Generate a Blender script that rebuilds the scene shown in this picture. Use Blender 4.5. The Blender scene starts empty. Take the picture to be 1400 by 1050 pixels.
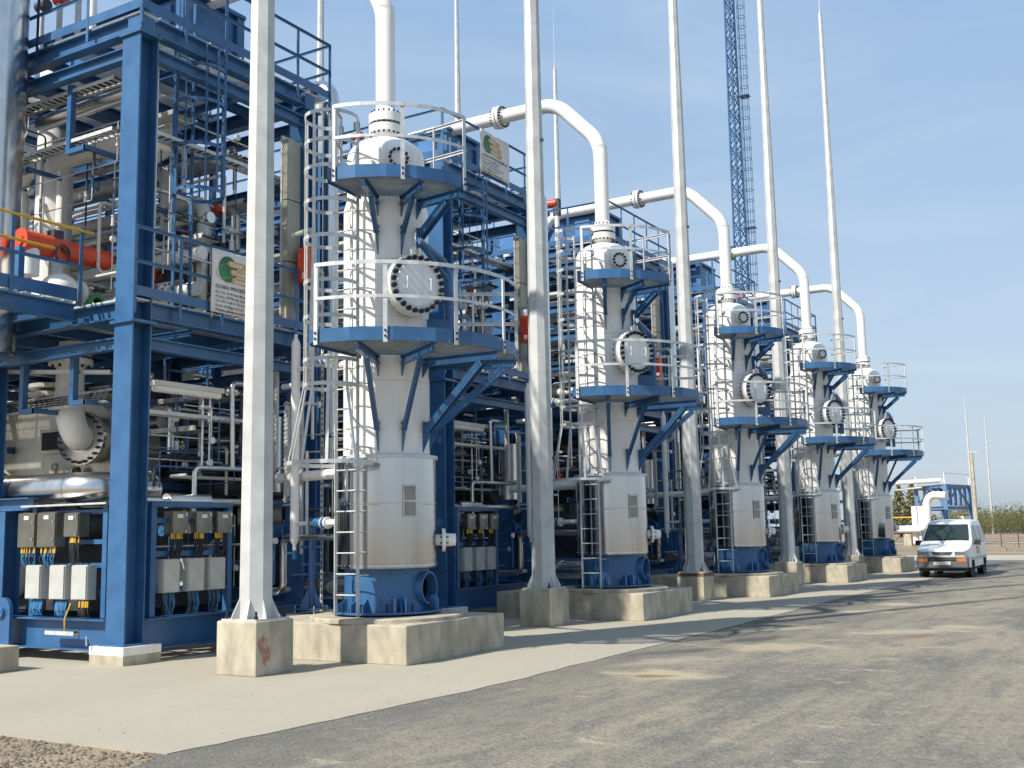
import bpy, math, random
import numpy as np
from mathutils import Vector, Matrix
random.seed(7)
S = bpy.context.scene
COL = S.collection
R = math.radians

# ------------------------------------------------------------------ camera, world, sun, exposure
F_PX, YAW, PITCH, ROLL, CAMH = 1507.7, 0.53972, 0.13391, -0.01879, 1.77
def camera():
    cam = bpy.data.cameras.new('camera'); ob = bpy.data.objects.new('camera', cam); COL.objects.link(ob)
    fw = Vector((-math.sin(YAW)*math.cos(PITCH), math.cos(YAW)*math.cos(PITCH), math.sin(PITCH)))
    r = Vector((math.cos(YAW), math.sin(YAW), 0)); u = r.cross(fw)
    r2 = r*math.cos(ROLL) + u*math.sin(ROLL); u2 = -r*math.sin(ROLL) + u*math.cos(ROLL)
    m = Matrix((r2, u2, -fw)).transposed().to_4x4(); m.translation = (0, 0, CAMH)
    ob.matrix_world = m
    cam.sensor_width = 36; cam.lens = 36*F_PX/1400; cam.clip_start = .1; cam.clip_end = 6000
    S.camera = ob
camera()
SUN_AZ, SUN_EL = 21.0, 43.5          # light travels toward +X*sin(az), +Y*cos(az)
SUN_DIR = Vector((-math.sin(R(SUN_AZ))*math.cos(R(SUN_EL)), -math.cos(R(SUN_AZ))*math.cos(R(SUN_EL)), math.sin(R(SUN_EL))))
def world():
    w = bpy.data.worlds.new('World'); S.world = w; w.use_nodes = True
    nt = w.node_tree; nt.nodes.clear()
    out = nt.nodes.new('ShaderNodeOutputWorld'); bg = nt.nodes.new('ShaderNodeBackground')
    sky = nt.nodes.new('ShaderNodeTexSky'); sky.sky_type = 'NISHITA'; sky.sun_disc = False
    sky.sun_elevation = R(SUN_EL); sky.sun_rotation = math.atan2(SUN_DIR.x, SUN_DIR.y)
    sky.altitude = 100; sky.air_density = 1.0; sky.dust_density = 2.2; sky.ozone_density = 2.0
    # thin, soft high cloud: a pale veil mixed in by noise on the sky direction
    tc = nt.nodes.new('ShaderNodeTexCoord'); mp = nt.nodes.new('ShaderNodeMapping')
    mp.inputs['Scale'].default_value = (1.2, 1.2, 4.5); mp.inputs['Rotation'].default_value = (0, .25, .6)
    nz = nt.nodes.new('ShaderNodeTexNoise'); nz.inputs['Scale'].default_value = 1.6; nz.inputs['Detail'].default_value = 7
    nz.inputs['Roughness'].default_value = .55; nz.inputs['Distortion'].default_value = .6
    rp = nt.nodes.new('ShaderNodeValToRGB'); rp.color_ramp.elements[0].position = .42; rp.color_ramp.elements[1].position = .85
    rp.color_ramp.elements[0].color = (.70, .70, .70, 1); rp.color_ramp.elements[1].color = (.88, .88, .88, 1)
    mx = nt.nodes.new('ShaderNodeMix'); mx.data_type = 'RGBA'
    sx = nt.nodes.new('ShaderNodeSeparateXYZ'); hz = nt.nodes.new('ShaderNodeValToRGB')
    hz.color_ramp.elements[0].position = 0; hz.color_ramp.elements[0].color = (4.0, 4.75, 5.5, 1)
    hz.color_ramp.elements[1].position = .55; hz.color_ramp.elements[1].color = (2.2, 3.7, 5.9, 1)
    hz.color_ramp.elements.new(.22).color = (3.6, 4.7, 6.0, 1)
    nt.links.new(tc.outputs['Generated'], sx.inputs[0]); nt.links.new(sx.outputs[2], hz.inputs[0]); nt.links.new(hz.outputs[0], mx.inputs[7])
    L = nt.links.new
    L(tc.outputs['Generated'], mp.inputs['Vector']); L(mp.outputs[0], nz.inputs['Vector']); L(nz.outputs['Fac'], rp.inputs[0])
    L(rp.outputs[0], mx.inputs[0]); L(sky.outputs[0], mx.inputs[6])
    mp2 = nt.nodes.new('ShaderNodeMapping'); mp2.inputs['Scale'].default_value = (1.0, 1.6, 5.0); mp2.inputs['Rotation'].default_value = (.2, .35, 1.1); mp2.inputs['Location'].default_value = (3.1, .7, .2)
    n2 = nt.nodes.new('ShaderNodeTexNoise'); n2.inputs['Scale'].default_value = 2.1; n2.inputs['Detail'].default_value = 9; n2.inputs['Roughness'].default_value = .58; n2.inputs['Distortion'].default_value = .9
    mr = nt.nodes.new('ShaderNodeMapRange'); mr.inputs['From Min'].default_value = .44; mr.inputs['From Max'].default_value = .78; mr.inputs['To Max'].default_value = .36
    m2 = nt.nodes.new('ShaderNodeMix'); m2.data_type = 'RGBA'; m2.inputs[7].default_value = (5.0, 5.6, 6.3, 1)
    L(tc.outputs['Generated'], mp2.inputs['Vector']); L(mp2.outputs[0], n2.inputs['Vector']); L(n2.outputs['Fac'], mr.inputs['Value']); L(mr.outputs[0], m2.inputs[0]); L(mx.outputs[2], m2.inputs[6]); L(m2.outputs[2], bg.inputs[0])
    bg.inputs[1].default_value = 0.118
    L(bg.outputs[0], out.inputs[0])
world()
def sun():
    l = bpy.data.lights.new('sun', 'SUN'); l.energy = 5.0; l.angle = R(.8); l.color = (1, .95, .86)
    o = bpy.data.objects.new('sun', l); COL.objects.link(o)
    o.rotation_euler = SUN_DIR.to_track_quat('Z', 'Y').to_euler(); o.location = (0, -10, 40)
sun()
S.view_settings.view_transform = 'Standard'; S.view_settings.look = 'None'
S.view_settings.gamma = 1; S.view_settings.use_curve_mapping = False; S.view_settings.exposure = 0.30

# ------------------------------------------------------------------ materials
def mat(name, col, rough=.5, metal=0., var=.12, scale=6., detail=6, bump=0., bscale=40., col2=None, spec=None, stretch=None, coord='Object', thr=(.35, .7), rvar=0.):
    m = bpy.data.materials.new(name); m.use_nodes = True; nt = m.node_tree; N = nt.nodes; L = nt.links.new
    b = N['Principled BSDF']; b.inputs['Roughness'].default_value = rough; b.inputs['Metallic'].default_value = metal
    if spec is not None: b.inputs['Specular IOR Level'].default_value = spec
    tc = N.new('ShaderNodeTexCoord'); src = tc.outputs[coord]
    if coord == 'World':
        pass
    if stretch:
        mp = N.new('ShaderNodeMapping'); mp.inputs['Scale'].default_value = stretch; L(src, mp.inputs[0]); src = mp.outputs[0]
    nz = N.new('ShaderNodeTexNoise'); nz.inputs['Scale'].default_value = scale; nz.inputs['Detail'].default_value = detail; L(src, nz.inputs['Vector'])
    rp = N.new('ShaderNodeValToRGB'); e = rp.color_ramp.elements
    e[0].position, e[1].position = thr
    c2 = col2 or tuple(c*(1-var*2) for c in col)
    e[0].color = (*c2, 1); e[1].color = (*(min(1, c*(1+var)) if not col2 else c for c in col), 1)
    L(nz.outputs['Fac'], rp.inputs[0]); L(rp.outputs[0], b.inputs['Base Color'])
    if rvar:
        ma = N.new('ShaderNodeMath'); ma.operation = 'MULTIPLY_ADD'; ma.inputs[1].default_value = rvar; ma.inputs[2].default_value = rough - rvar/2
        L(nz.outputs['Fac'], ma.inputs[0]); L(ma.outputs[0], b.inputs['Roughness'])
    if bump:
        n2 = N.new('ShaderNodeTexNoise'); n2.inputs['Scale'].default_value = bscale; n2.inputs['Detail'].default_value = 5; L(tc.outputs['Object'], n2.inputs['Vector'])
        bp = N.new('ShaderNodeBump'); bp.inputs['Strength'].default_value = bump; bp.inputs['Distance'].default_value = .02
        L(n2.outputs['Fac'], bp.inputs['Height']); L(bp.outputs[0], b.inputs['Normal'])
    return m
M = {}
M['blue'] = mat('blue_paint', (.038, .126, .278), .34, var=.10, scale=2.6, detail=9, rvar=.15)
M['bluelt'] = mat('blue_panel_paint', (.06, .18, .42), .4, var=.08, scale=2)
M['white'] = mat('white_paint', (.83, .815, .775), .38, scale=2.2, stretch=(5, 5, .35), col2=(.72, .69, .62), thr=(.2, .5), detail=9, rvar=.1)
M['offwhite'] = mat('weathered_white_paint', (.66, .645, .59), .5, var=.06, scale=2)
M['galv'] = mat('galvanised_steel', (.60, .61, .60), .48, .25, var=.08, scale=9)
M['pole'] = mat('galvanised_mast', (.54, .545, .525), .58, .15, var=.09, scale=3.5, detail=12, thr=(.3, .7), bump=.05, bscale=40)
M['clad'] = mat('stainless_cladding', (.56, .558, .55), .13, 1., var=.09, scale=1.6, stretch=(1.6, 1.6, .1), rvar=.08, bump=.07, bscale=1.3)  # broad vertical streaks in the base colour imitate streaky reflections
M['clad2'] = mat('pipe_cladding', (.70, .69, .66), .24, 1., var=.05, scale=4, rvar=.15, bump=.035, bscale=3)
M['alu'] = mat('dull_stainless_housing', (.55, .52, .44), .42, .8, var=.10, scale=3, bump=.1, bscale=4)
M['cab'] = mat('stainless_cabinet', (.29, .275, .235), .35, .85, var=.12, scale=5, stretch=(1, 1, .5))
M['duct'] = mat('beige_duct_paint', (.34, .32, .26), .5, var=.08, scale=3)
M['grey'] = mat('grey_box_paint', (.50, .50, .47), .5, .1, var=.06, scale=4)
M['conc'] = mat('concrete_block', (.45, .40, .305), .9, var=.18, scale=4.5, stretch=(1, 1, .45), bump=.3, bscale=35, thr=(.3, .72), detail=9)
M['bolt'] = mat('dark_bolt', (.035, .04, .055), .45, .5, var=.1)
M['black'] = mat('black_rubber', (.02, .02, .021), .7, var=.1)
M['dark'] = mat('dark_equipment', (.06, .065, .075), .6, .2, var=.2, scale=4)  # dark gear; also painted shade on the lower-storey pipes
M['red'] = mat('red_paint', (.70, .075, .028), .4, var=.06)
M['green'] = mat('green_paint', (.03, .22, .08), .5, var=.1)
M['yellow'] = mat('yellow_paint', (.70, .42, .03), .5, var=.1)
M['bluecable'] = mat('blue_cable', (.03, .17, .36), .5, var=.2)
M['rust'] = mat('rust_stain', (.20, .105, .065), .85, var=.3, scale=9, detail=9)
M['smear'] = mat('reddish_paint_smear', (.36, .17, .125), .85, col2=(.42, .33, .24), scale=14, detail=9, thr=(.38, .55))
M['glass'] = mat('van_glass', (.025, .038, .036), .08, var=.1, spec=.45)
M['carwhite'] = mat('van_white_paint', (.80, .80, .78), .22, var=.01)
M['bumper'] = mat('grey_bumper', (.11, .115, .12), .55, var=.05)
M['chrome'] = mat('lamp_chrome', (.65, .66, .68), .12, .9, var=.02)
M['amber'] = mat('amber_lens', (.60, .17, .03), .2, var=.05)
M['plate'] = mat('plate_white', (.75, .75, .72), .4, var=.03)
M['bluefar'] = mat('hazed_blue_paint', (.11, .215, .38), .5, var=.08, scale=2)  # distance haze put into the colour: paler, greyer blue for the far rack
M['banner'] = mat('banner_vinyl', (.68, .66, .62), .5, var=.03, scale=2)
M['ink'] = mat('banner_ink', (.05, .05, .055), .6, var=.02)
M['logoG'] = mat('logo_green', (.02, .19, .07), .5, var=.2, scale=3)
M['logoO'] = mat('logo_orange', (.58, .33, .10), .5, var=.05)
M['grate'] = mat('grating_steel', (.62, .62, .60), .5, .1, var=.08)
M['grate2'] = mat('platform_grating_steel', (.34, .35, .335), .55, .2, var=.12)
M['bark'] = mat('bark', (.09, .07, .05), .9)
M['leaf'] = mat('leaf_olive', (.165, .155, .058), .7, var=.25, scale=.4)
M['leaf2'] = mat('leaf_dark', (.115, .135, .040), .7, var=.25, scale=.4)
M['gravel'] = mat('gravel_stone', (.24, .195, .14), .9, var=.3, scale=8)
M['stain'] = mat('oil_stain', (.20, .18, .15), .8, var=.2)

def ground_mat(name, base, layers, rough=.9, bump=.3, bscale=25., bdist=.02, edge=None, spots=()):
    """layers: list of (colour, noise scale, lo, hi, stretch, amount)"""
    m = bpy.data.materials.new(name); m.use_nodes = True; nt = m.node_tree; N = nt.nodes; L = nt.links.new
    b = N['Principled BSDF']; b.inputs['Roughness'].default_value = rough; b.inputs['Specular IOR Level'].default_value = .25
    tc = N.new('ShaderNodeTexCoord'); cur = None
    col0 = N.new('ShaderNodeRGB'); col0.outputs[0].default_value = (*base, 1); cur = col0.outputs[0]
    for k, (c, sc, lo, hi, st, amt) in enumerate(layers):
        mp = N.new('ShaderNodeMapping'); mp.inputs['Scale'].default_value = st; mp.inputs['Location'].default_value = (k*13.7, k*5.1, 0)
        mp.inputs['Rotation'].default_value = (0, 0, .12)
        L(tc.outputs['Object'], mp.inputs[0])
        nz = N.new('ShaderNodeTexNoise'); nz.inputs['Scale'].default_value = sc; nz.inputs['Detail'].default_value = 8; nz.inputs['Roughness'].default_value = .62
        L(mp.outputs[0], nz.inputs['Vector'])
        mr = N.new('ShaderNodeMapRange'); mr.inputs['From Min'].default_value = lo; mr.inputs['From Max'].default_value = hi; mr.inputs['To Max'].default_value = amt
        L(nz.outputs['Fac'], mr.inputs['Value'])
        mx = N.new('ShaderNodeMix'); mx.data_type = 'RGBA'; mx.inputs[7].default_value = (*c, 1)
        L(mr.outputs[0], mx.inputs[0]); L(cur, mx.inputs[6]); cur = mx.outputs[2]
    if edge:        # cleaner, darker asphalt in a ragged belt along the apron, traffic dust beyond
        ec, x0, x1, amt = edge; sx = N.new('ShaderNodeSeparateXYZ'); L(tc.outputs['Object'], sx.inputs[0])
        nz = N.new('ShaderNodeTexNoise'); nz.inputs['Scale'].default_value = .45; nz.inputs['Detail'].default_value = 9; nz.inputs['Roughness'].default_value = .65; L(tc.outputs['Object'], nz.inputs['Vector'])
        ad = N.new('ShaderNodeMath'); ad.operation = 'MULTIPLY_ADD'; ad.inputs[1].default_value = 5.0; L(nz.outputs['Fac'], ad.inputs[0]); L(sx.outputs[0], ad.inputs[2])
        mr = N.new('ShaderNodeMapRange'); mr.inputs['From Min'].default_value = x0; mr.inputs['From Max'].default_value = x1; mr.inputs['To Min'].default_value = amt; mr.inputs['To Max'].default_value = 0; L(ad.outputs[0], mr.inputs['Value'])
        mx = N.new('ShaderNodeMix'); mx.data_type = 'RGBA'; mx.inputs[7].default_value = (*ec, 1); L(mr.outputs[0], mx.inputs[0]); L(cur, mx.inputs[6]); cur = mx.outputs[2]
    if spots:
        wz = N.new('ShaderNodeTexNoise'); wz.inputs['Scale'].default_value = 2.6; wz.inputs['Detail'].default_value = 8; L(tc.outputs['Object'], wz.inputs['Vector'])
    for (sx_, sy_, sa, sb, rot, c, amt) in spots:
        mp = N.new('ShaderNodeMapping'); mp.vector_type = 'TEXTURE'; mp.inputs['Location'].default_value = (sx_, sy_, 0); mp.inputs['Rotation'].default_value = (0, 0, rot); mp.inputs['Scale'].default_value = (sa, sb, 1)
        L(tc.outputs['Object'], mp.inputs[0]); ln = N.new('ShaderNodeVectorMath'); ln.operation = 'LENGTH'; L(mp.outputs[0], ln.inputs[0])
        ad = N.new('ShaderNodeMath'); ad.operation = 'MULTIPLY_ADD'; ad.inputs[1].default_value = 1.9; L(wz.outputs['Fac'], ad.inputs[0]); L(ln.outputs['Value'], ad.inputs[2])
        mr = N.new('ShaderNodeMapRange'); mr.inputs['From Min'].default_value = 1.45; mr.inputs['From Max'].default_value = 2.1; mr.inputs['To Min'].default_value = amt; mr.inputs['To Max'].default_value = 0; L(ad.outputs[0], mr.inputs['Value'])
        mx = N.new('ShaderNodeMix'); mx.data_type = 'RGBA'; mx.inputs[7].default_value = (*c, 1); L(mr.outputs[0], mx.inputs[0]); L(cur, mx.inputs[6]); cur = mx.outputs[2]
    L(cur, b.inputs['Base Color'])
    n2 = N.new('ShaderNodeTexNoise'); n2.inputs['Scale'].default_value = bscale; n2.inputs['Detail'].default_value = 8; L(tc.outputs['Object'], n2.inputs['Vector'])
    bp = N.new('ShaderNodeBump'); bp.inputs['Strength'].default_value = bump; bp.inputs['Distance'].default_value = bdist
    L(n2.outputs['Fac'], bp.inputs['Height']); L(bp.outputs[0], b.inputs['Normal'])
    return m
M['asphalt'] = ground_mat('asphalt', (.232, .207, .160), [
    ((.31, .27, .195), 1.3, .46, .60, (1.6, .06, 1), .6), ((.135, .13, .118), 1.1, .49, .62, (2.2, .05, 1), .6),
    ((.285, .25, .185), .16, .40, .62, (1, .6, 1), .8), ((.12, .117, .108), .55, .47, .62, (1, .35, 1), .75), ((.13, .126, .115), 2.2, .50, .60, (1, .3, 1), .6),
    ((.36, .30, .205), .42, .60, .70, (.9, .8, 1), .75), ((.42, .36, .26), 1.6, .61, .68, (.7, 1.1, 1), .85), ((.32, .28, .20), 6, .52, .64, (1, .6, 1), .4), ((.10, .098, .09), 9, .53, .64, (1, .6, 1), .4),
    ((.07, .07, .07), 17, .54, .62, (1, 1, 1), .5), ((.40, .36, .28), 24, .58, .64, (1, 1, 1), .5), ((.52, .48, .41), 60, .62, .68, (1, 1, 1), .8)], bump=.9, bscale=30, edge=((.115, .113, .108), -5.4, -2.0, .55), spots=[
    (-5.6, 12.9, .75, .55, .5, (.40, .34, .235), .9), (-5.75, 12.75, .28, .2, .5, (.22, .14, .07), .9), (-5.4, 16.5, .95, .6, .5, (.40, .33, .22), .8), (-5.8, 23.9, .6, .5, .4, (.42, .35, .25), .9),
    (-4.1, 19.6, 1.1, .45, .6, (.40, .34, .25), .75), (-3.83, 18.8, .3, .2, .5, (.24, .13, .07), .9), (-5.7, 26.3, .5, .6, .3, (.42, .36, .26), .85), (-6.2, 19.7, .9, .5, .9, (.38, .32, .23), .7), (-3.5, 20.8, .6, .4, .4, (.40, .355, .27), .6),
    (-6.1, 14.3, .8, .35, 1.0, (.36, .31, .23), .6), (-6.0, 17.6, .8, .3, 1.2, (.06, .06, .058), .7), (-6.5, 15.4, 1.0, .25, 1.0, (.07, .07, .066), .6)])
M['asphaltdark'] = ground_mat('fresh_asphalt_strip', (.125, .123, .12), [
    ((.20, .19, .17), .5, .45, .65, (1, .4, 1), .7), ((.06, .06, .062), 12, .50, .7, (1, 1, 1), .6), ((.36, .33, .28), 50, .64, .72, (1, 1, 1), .6)], bump=.5, bscale=38)
M['apron'] = ground_mat('apron_concrete', (.385, .348, .275), [
    ((.36, .325, .25), .35, .42, .62, (1, 1, 1), .8), ((.42, .375, .29), .7, .50, .7, (1, .6, 1), .7), ((.33, .31, .27), 1.3, .58, .72, (1, 2.2, 1), .55),
    ((.33, .30, .24), 30, .52, .7, (1, 1, 1), .5), ((.24, .215, .17), 4.5, .62, .75, (1, 1, 1), .45)], bump=.12, bscale=60)
M['dirt'] = ground_mat('dirt_ground', (.24, .18, .115), [
    ((.36, .29, .20), .12, .42, .62, (1, 1, 1), .8), ((.22, .17, .12), 1.2, .5, .7, (1, 1, 1), .6), ((.5, .44, .35), 25, .58, .7, (1, 1, 1), .5), ((.12, .10, .08), 18, .58, .72, (1, 1, 1), .5)], bump=1, bscale=18, bdist=.05)
M['farroad'] = ground_mat('pale_road', (.42, .385, .31), [((.34, .31, .26), .2, .45, .6, (1, .3, 1), .7)], bump=.1)
M['dust'] = ground_mat('dust_patch', (.43, .36, .25), [((.30, .26, .2), 3, .45, .65, (1, 1, 1), .7)], bump=.2)

# ------------------------------------------------------------------ mesh helper
def frame(d):
    d = Vector(d).normalized()
    a = Vector((0, 0, 1)) if abs(d.z) < .95 else Vector((1, 0, 0))
    x = a.cross(d).normalized(); y = d.cross(x)
    return x, y, d
class MB:
    def __init__(s): s.v = []; s.f = []; s.s = []
    def add(s, vs, fs, smooth=False):
        o = len(s.v); s.v += [tuple(v) for v in vs]
        for f in fs: s.f.append(tuple(i+o for i in f)); s.s.append(smooth)
        return s
    def hexa(s, c):
        return s.add(c, [(0, 3, 2, 1), (4, 5, 6, 7), (0, 1, 5, 4), (1, 2, 6, 5), (2, 3, 7, 6), (3, 0, 4, 7)])
    def box(s, x0, x1, y0, y1, z0, z1):
        return s.hexa([(x0, y0, z0), (x1, y0, z0), (x1, y1, z0), (x0, y1, z0), (x0, y0, z1), (x1, y0, z1), (x1, y1, z1), (x0, y1, z1)])
    def obox(s, c, ax, h):
        c = Vector(c); A = [Vector(a)*k for a, k in zip(ax, h)]
        return s.hexa([c+A[0]*i+A[1]*j+A[2]*k for k in (-1, 1) for i, j in ((-1, -1), (1, -1), (1, 1), (-1, 1))])
    def bar(s, p, q, w, h, up=(0, 0, 1)):
        p, q = Vector(p), Vector(q); d = (q-p); L = d.length; d.normalize()
        x = d.cross(Vector(up))
        if x.length < 1e-4: x = d.cross(Vector((1, 0, 0)))
        x.normalize(); y = x.cross(d).normalized()
        return s.obox((p+q)/2, (x, d, y), (w/2, L/2, h/2))
    def ibeam(s, p, q, h, b, up=(0, 0, 1), tf=.02, tw=.014):
        p, q = Vector(p), Vector(q); d = (q-p); L = d.length; d.normalize()
        x = d.cross(Vector(up)).normalized(); y = x.cross(d).normalized(); c = (p+q)/2
        s.obox(c+y*(h/2-tf/2), (x, d, y), (b/2, L/2, tf/2)); s.obox(c-y*(h/2-tf/2), (x, d, y), (b/2, L/2, tf/2))
        s.obox(c, (x, d, y), (tw/2, L/2, h/2-tf-.0005)); return s
    def cyl(s, p, q, r, n=12, r2=None, caps=True):
        return s.tube([p, q], [r, r if r2 is None else r2], n, caps)
    def tube(s, pts, r, n=10, caps=True, smooth=True, closed=False):
        P = [Vector(p) for p in pts]; m = len(P)
        rr = r if isinstance(r, (list, tuple)) else [r]*m
        T = []
        for i in range(m):
            if closed: t = P[(i+1) % m]-P[i-1]
            else:
                t = (P[min(i+1, m-1)]-P[max(i-1, 0)])
            T.append(t.normalized())
        x, y, _ = frame(T[0]); rings = []
        for i in range(m):
            x = (x - T[i]*x.dot(T[i])).normalized(); y = T[i].cross(x)
            rings.append([P[i]+(x*math.cos(a)+y*math.sin(a))*rr[i] for a in (2*math.pi*k/n for k in range(n))])
        vs = [v for ring in rings for v in ring]; fs = []
        for i in range(m if closed else m-1):
            j = (i+1) % m
            for k in range(n):
                k2 = (k+1) % n; fs.append((i*n+k, i*n+k2, j*n+k2, j*n+k))
        s.add(vs, fs, smooth)
        if caps and not closed:
            s.add(rings[0], [tuple(range(n-1, -1, -1))]); s.add(rings[-1], [tuple(range(n))])
        return s
    def lathe(s, prof, n=32, o=(0, 0, 0), d=(0, 0, 1), smooth=True, sharp=True, a0=0, a1=360):
        """prof [(r, h)] along axis d from o; sharp: each segment keeps its own edge"""
        x, y, z = frame(d) if tuple(d) != (0, 0, 1) else (Vector((1, 0, 0)), Vector((0, 1, 0)), Vector((0, 0, 1)))
        o = Vector(o); full = abs(a1-a0) >= 360; k = n if full else n+1
        def ring(r, h): return [o+z*h+(x*math.cos(a)+y*math.sin(a))*r for a in (R(a0+(a1-a0)*i/n) for i in range(k))]
        def strip(ps):
            vs = [v for p in ps for v in ring(*p)]; fs = []
            for i in range(len(ps)-1):
                for j in range(n):
                    j2 = (j+1) % k; fs.append((i*k+j, i*k+j2, (i+1)*k+j2, (i+1)*k+j))
            s.add(vs, fs, smooth)
        if sharp:
            for i in range(len(prof)-1): strip(prof[i:i+2])
        else: strip(prof)
        return s
    def poly(s, pts, thick, d):
        """extruded polygon"""
        P = [Vector(p) for p in pts]; D = Vector(d)*thick; n = len(P)
        s.add(P, [tuple(range(n))]); s.add([p+D for p in P], [tuple(range(n-1, -1, -1))])
        for i in range(n):
            j = (i+1) % n; s.add([P[i], P[j], P[j]+D, P[i]+D], [(0, 3, 2, 1)])
        return s
    def mesh(s, name, mats, org=(0, 0, 0)):
        me = bpy.data.meshes.new(name)
        v = np.array(s.v, float).reshape(-1, 3) - np.array(org, float)
        me.from_pydata(v.tolist(), [], s.f); me.polygons.foreach_set('use_smooth', s.s)
        for m in (mats if isinstance(mats, (list, tuple)) else [mats]): me.materials.append(m)
        me.update(); return me
    def build(s, name, mats, parent=None, org=(0, 0, 0), kind=None):
        o = bpy.data.objects.new(name, s.mesh(name, mats, org)); COL.objects.link(o)
        if parent: o.parent = parent
        if kind: o['kind'] = kind
        return o
def kids(o): return [c for c in KIDS.get(o.name, [])]
KIDS = {}
def fillet(pts, rad, n=7):
    P = [Vector(p) for p in pts]; out = [P[0]]
    for i in range(1, len(P)-1):
        a, b, c = P[i-1], P[i], P[i+1]; u = (a-b).normalized(); w = (c-b).normalized()
        ang = u.angle(w)
        if ang > 3.1 or ang < .1: out.append(b); continue
        t = min(rad/math.tan(ang/2), (a-b).length*.49 if i > 1 else (a-b).length*.98, (c-b).length*.49 if i < len(P)-2 else (c-b).length*.98)
        r = t*math.tan(ang/2); bis = (u+w).normalized(); cen = b+bis*(r/math.sin(ang/2))
        s0 = (b+u*t)-cen; s1 = (b+w*t)-cen; tot = s0.angle(s1); ax = s0.cross(s1).normalized()
        for k in range(n+1): out.append(cen + Matrix.Rotation(tot*k/n, 3, ax) @ s0)
    out.append(P[-1]); return out
def tag(o, label, cat, group=None):
    o['label'] = label; o['category'] = cat
    if group: o['group'] = group
    return o
def thing(name, label, cat, loc=(0, 0, 0), group=None):
    o = bpy.data.objects.new(name, None); o.empty_display_size = .2; COL.objects.link(o); o.location = loc
    return tag(o, label, cat, group)
def structure(o): o['kind'] = 'structure'; return o
def tree_copy(src, delta, label, keep=None):
    """copy a thing, its parts and their sub-parts, sharing meshes"""
    def rec(o, par):
        c = o.copy(); COL.objects.link(c)
        if par: c.parent = par
        for ch in CH.get(o, []):
            if keep is None or keep(ch): rec(ch, c)
        return c
    r = rec(src, None); r.location = src.location + Vector(delta); r['label'] = label
    return r
def px_dir(px):
    a = YAW - math.atan((px-700)/F_PX); return Vector((-math.sin(a), math.cos(a), 0))
CH = {}
def index_children():
    CH.clear()
    for o in bpy.data.objects:
        if o.parent: CH.setdefault(o.parent, []).append(o)
ORD = ['nearest', 'second', 'third', 'fourth', 'farthest']
D = 7.772           # spacing of vessels and masts
DM = 8.15           # spacing of the process modules

# ------------------------------------------------------------------ ground
def sheet(name, pts, z, m, sub=None):
    mb = MB(); mb.add([(x, y, z) for x, y in pts], [tuple(range(len(pts)))]); return structure(mb.build(name, m))
sheet('ground', [(-2500, -300), (2500, -300), (2500, 4500), (-2500, 4500)], -.02, M['dirt'])
edge = [(-7.32, 6.63), (-7.2, 7.95), (-7.09, 9.56), (-7.0, 11.55), (-7.05, 12.73), (-7.05, 15.46), (-7.14, 18.77), (-7.2, 22.23), (-7.38, 27.19), (-7.32, 34.16), (-7.27, 37.39), (-7.0, 48.0), (-9, 60)]
def jitter(ps, a, n=5):
    out = []
    for (x0, y0), (x1, y1) in zip(ps, ps[1:]):
        for k in range(n):
            t = k/n; out.append((x0+(x1-x0)*t+random.uniform(-a, a), y0+(y1-y0)*t))
    return out+[ps[-1]]
edge_r = jitter(edge, .03)
sheet('road', [(x-.35, y) for x, y in edge_r] + [(12, 78), (40, 60), (40, -20), (-2.2, -20), (-7.3, 6.45)], -.004, M['asphalt'])
ap = MB(); ap.poly([Vector((x-.05, y, .004)) for x, y in edge_r] + [Vector((-60, 60, .004)), Vector((-60, 6.75, .004))], .05, (0, 0, -1)); structure(ap.build('apron', M['apron']))
# pale far road and sand band
sheet('far_road', [(-60, 64), (60, 52), (60, 60), (-60, 74)], .003, M['farroad'])
sheet('far_path', [(-80, 118), (80, 96), (80, 101), (-80, 124)], .002, M['farroad'])
def gravel():
    mb = MB(); rnd = random.Random(3)
    for i in range(5200):
        y = 6.6 - abs(rnd.gauss(0, 1.0))*1.1; x = rnd.uniform(-12.5, -4.2)
        if y < 4.2: continue
        if x > -7.25 + (6.62-y)*-.1 + .3: 
            if rnd.random() < .75: continue
        r = rnd.choice([.006, .009, .012, .018, .028])*rnd.uniform(.7, 1.2); a = rnd.uniform(0, 3)
        vs = []
        for k in range(5):
            t = a+k*1.257; vs.append((x+r*math.cos(t)*rnd.uniform(.7, 1.2), y+r*math.sin(t)*rnd.uniform(.7, 1.2), -.022+r*.25))
        vs.append((x, y, -.02+r*.9))
        mb.add(vs, [(0, 1, 5), (1, 2, 5), (2, 3, 5), (3, 4, 5), (4, 0, 5)])
    o = mb.build('gravel', M['gravel']); o['kind'] = 'stuff'
gravel()
def grit():
    mb = MB(); rnd = random.Random(8)
    for i in range(2600):
        y = 6.7+abs(rnd.gauss(0, 1))*11; x = -7.15+rnd.gauss(.05, .10)
        if rnd.random() < .5: x = rnd.uniform(-9.5, 1.5)
        r = rnd.choice([.003, .003, .004, .005, .009])*rnd.uniform(.8, 1.4); a = rnd.uniform(0, 3); z = .004 if x < -7.2 else -.004
        vs = [(x+r*math.cos(a+k*1.571)*rnd.uniform(.7, 1.2), y+r*math.sin(a+k*1.571)*rnd.uniform(.7, 1.2), z) for k in range(4)]+[(x, y, z+r*.8)]
        mb.add(vs, [(0, 1, 4), (1, 2, 4), (2, 3, 4), (3, 0, 4)])
    o = mb.build('grit', M['gravel']); o['kind'] = 'stuff'
grit()

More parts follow.
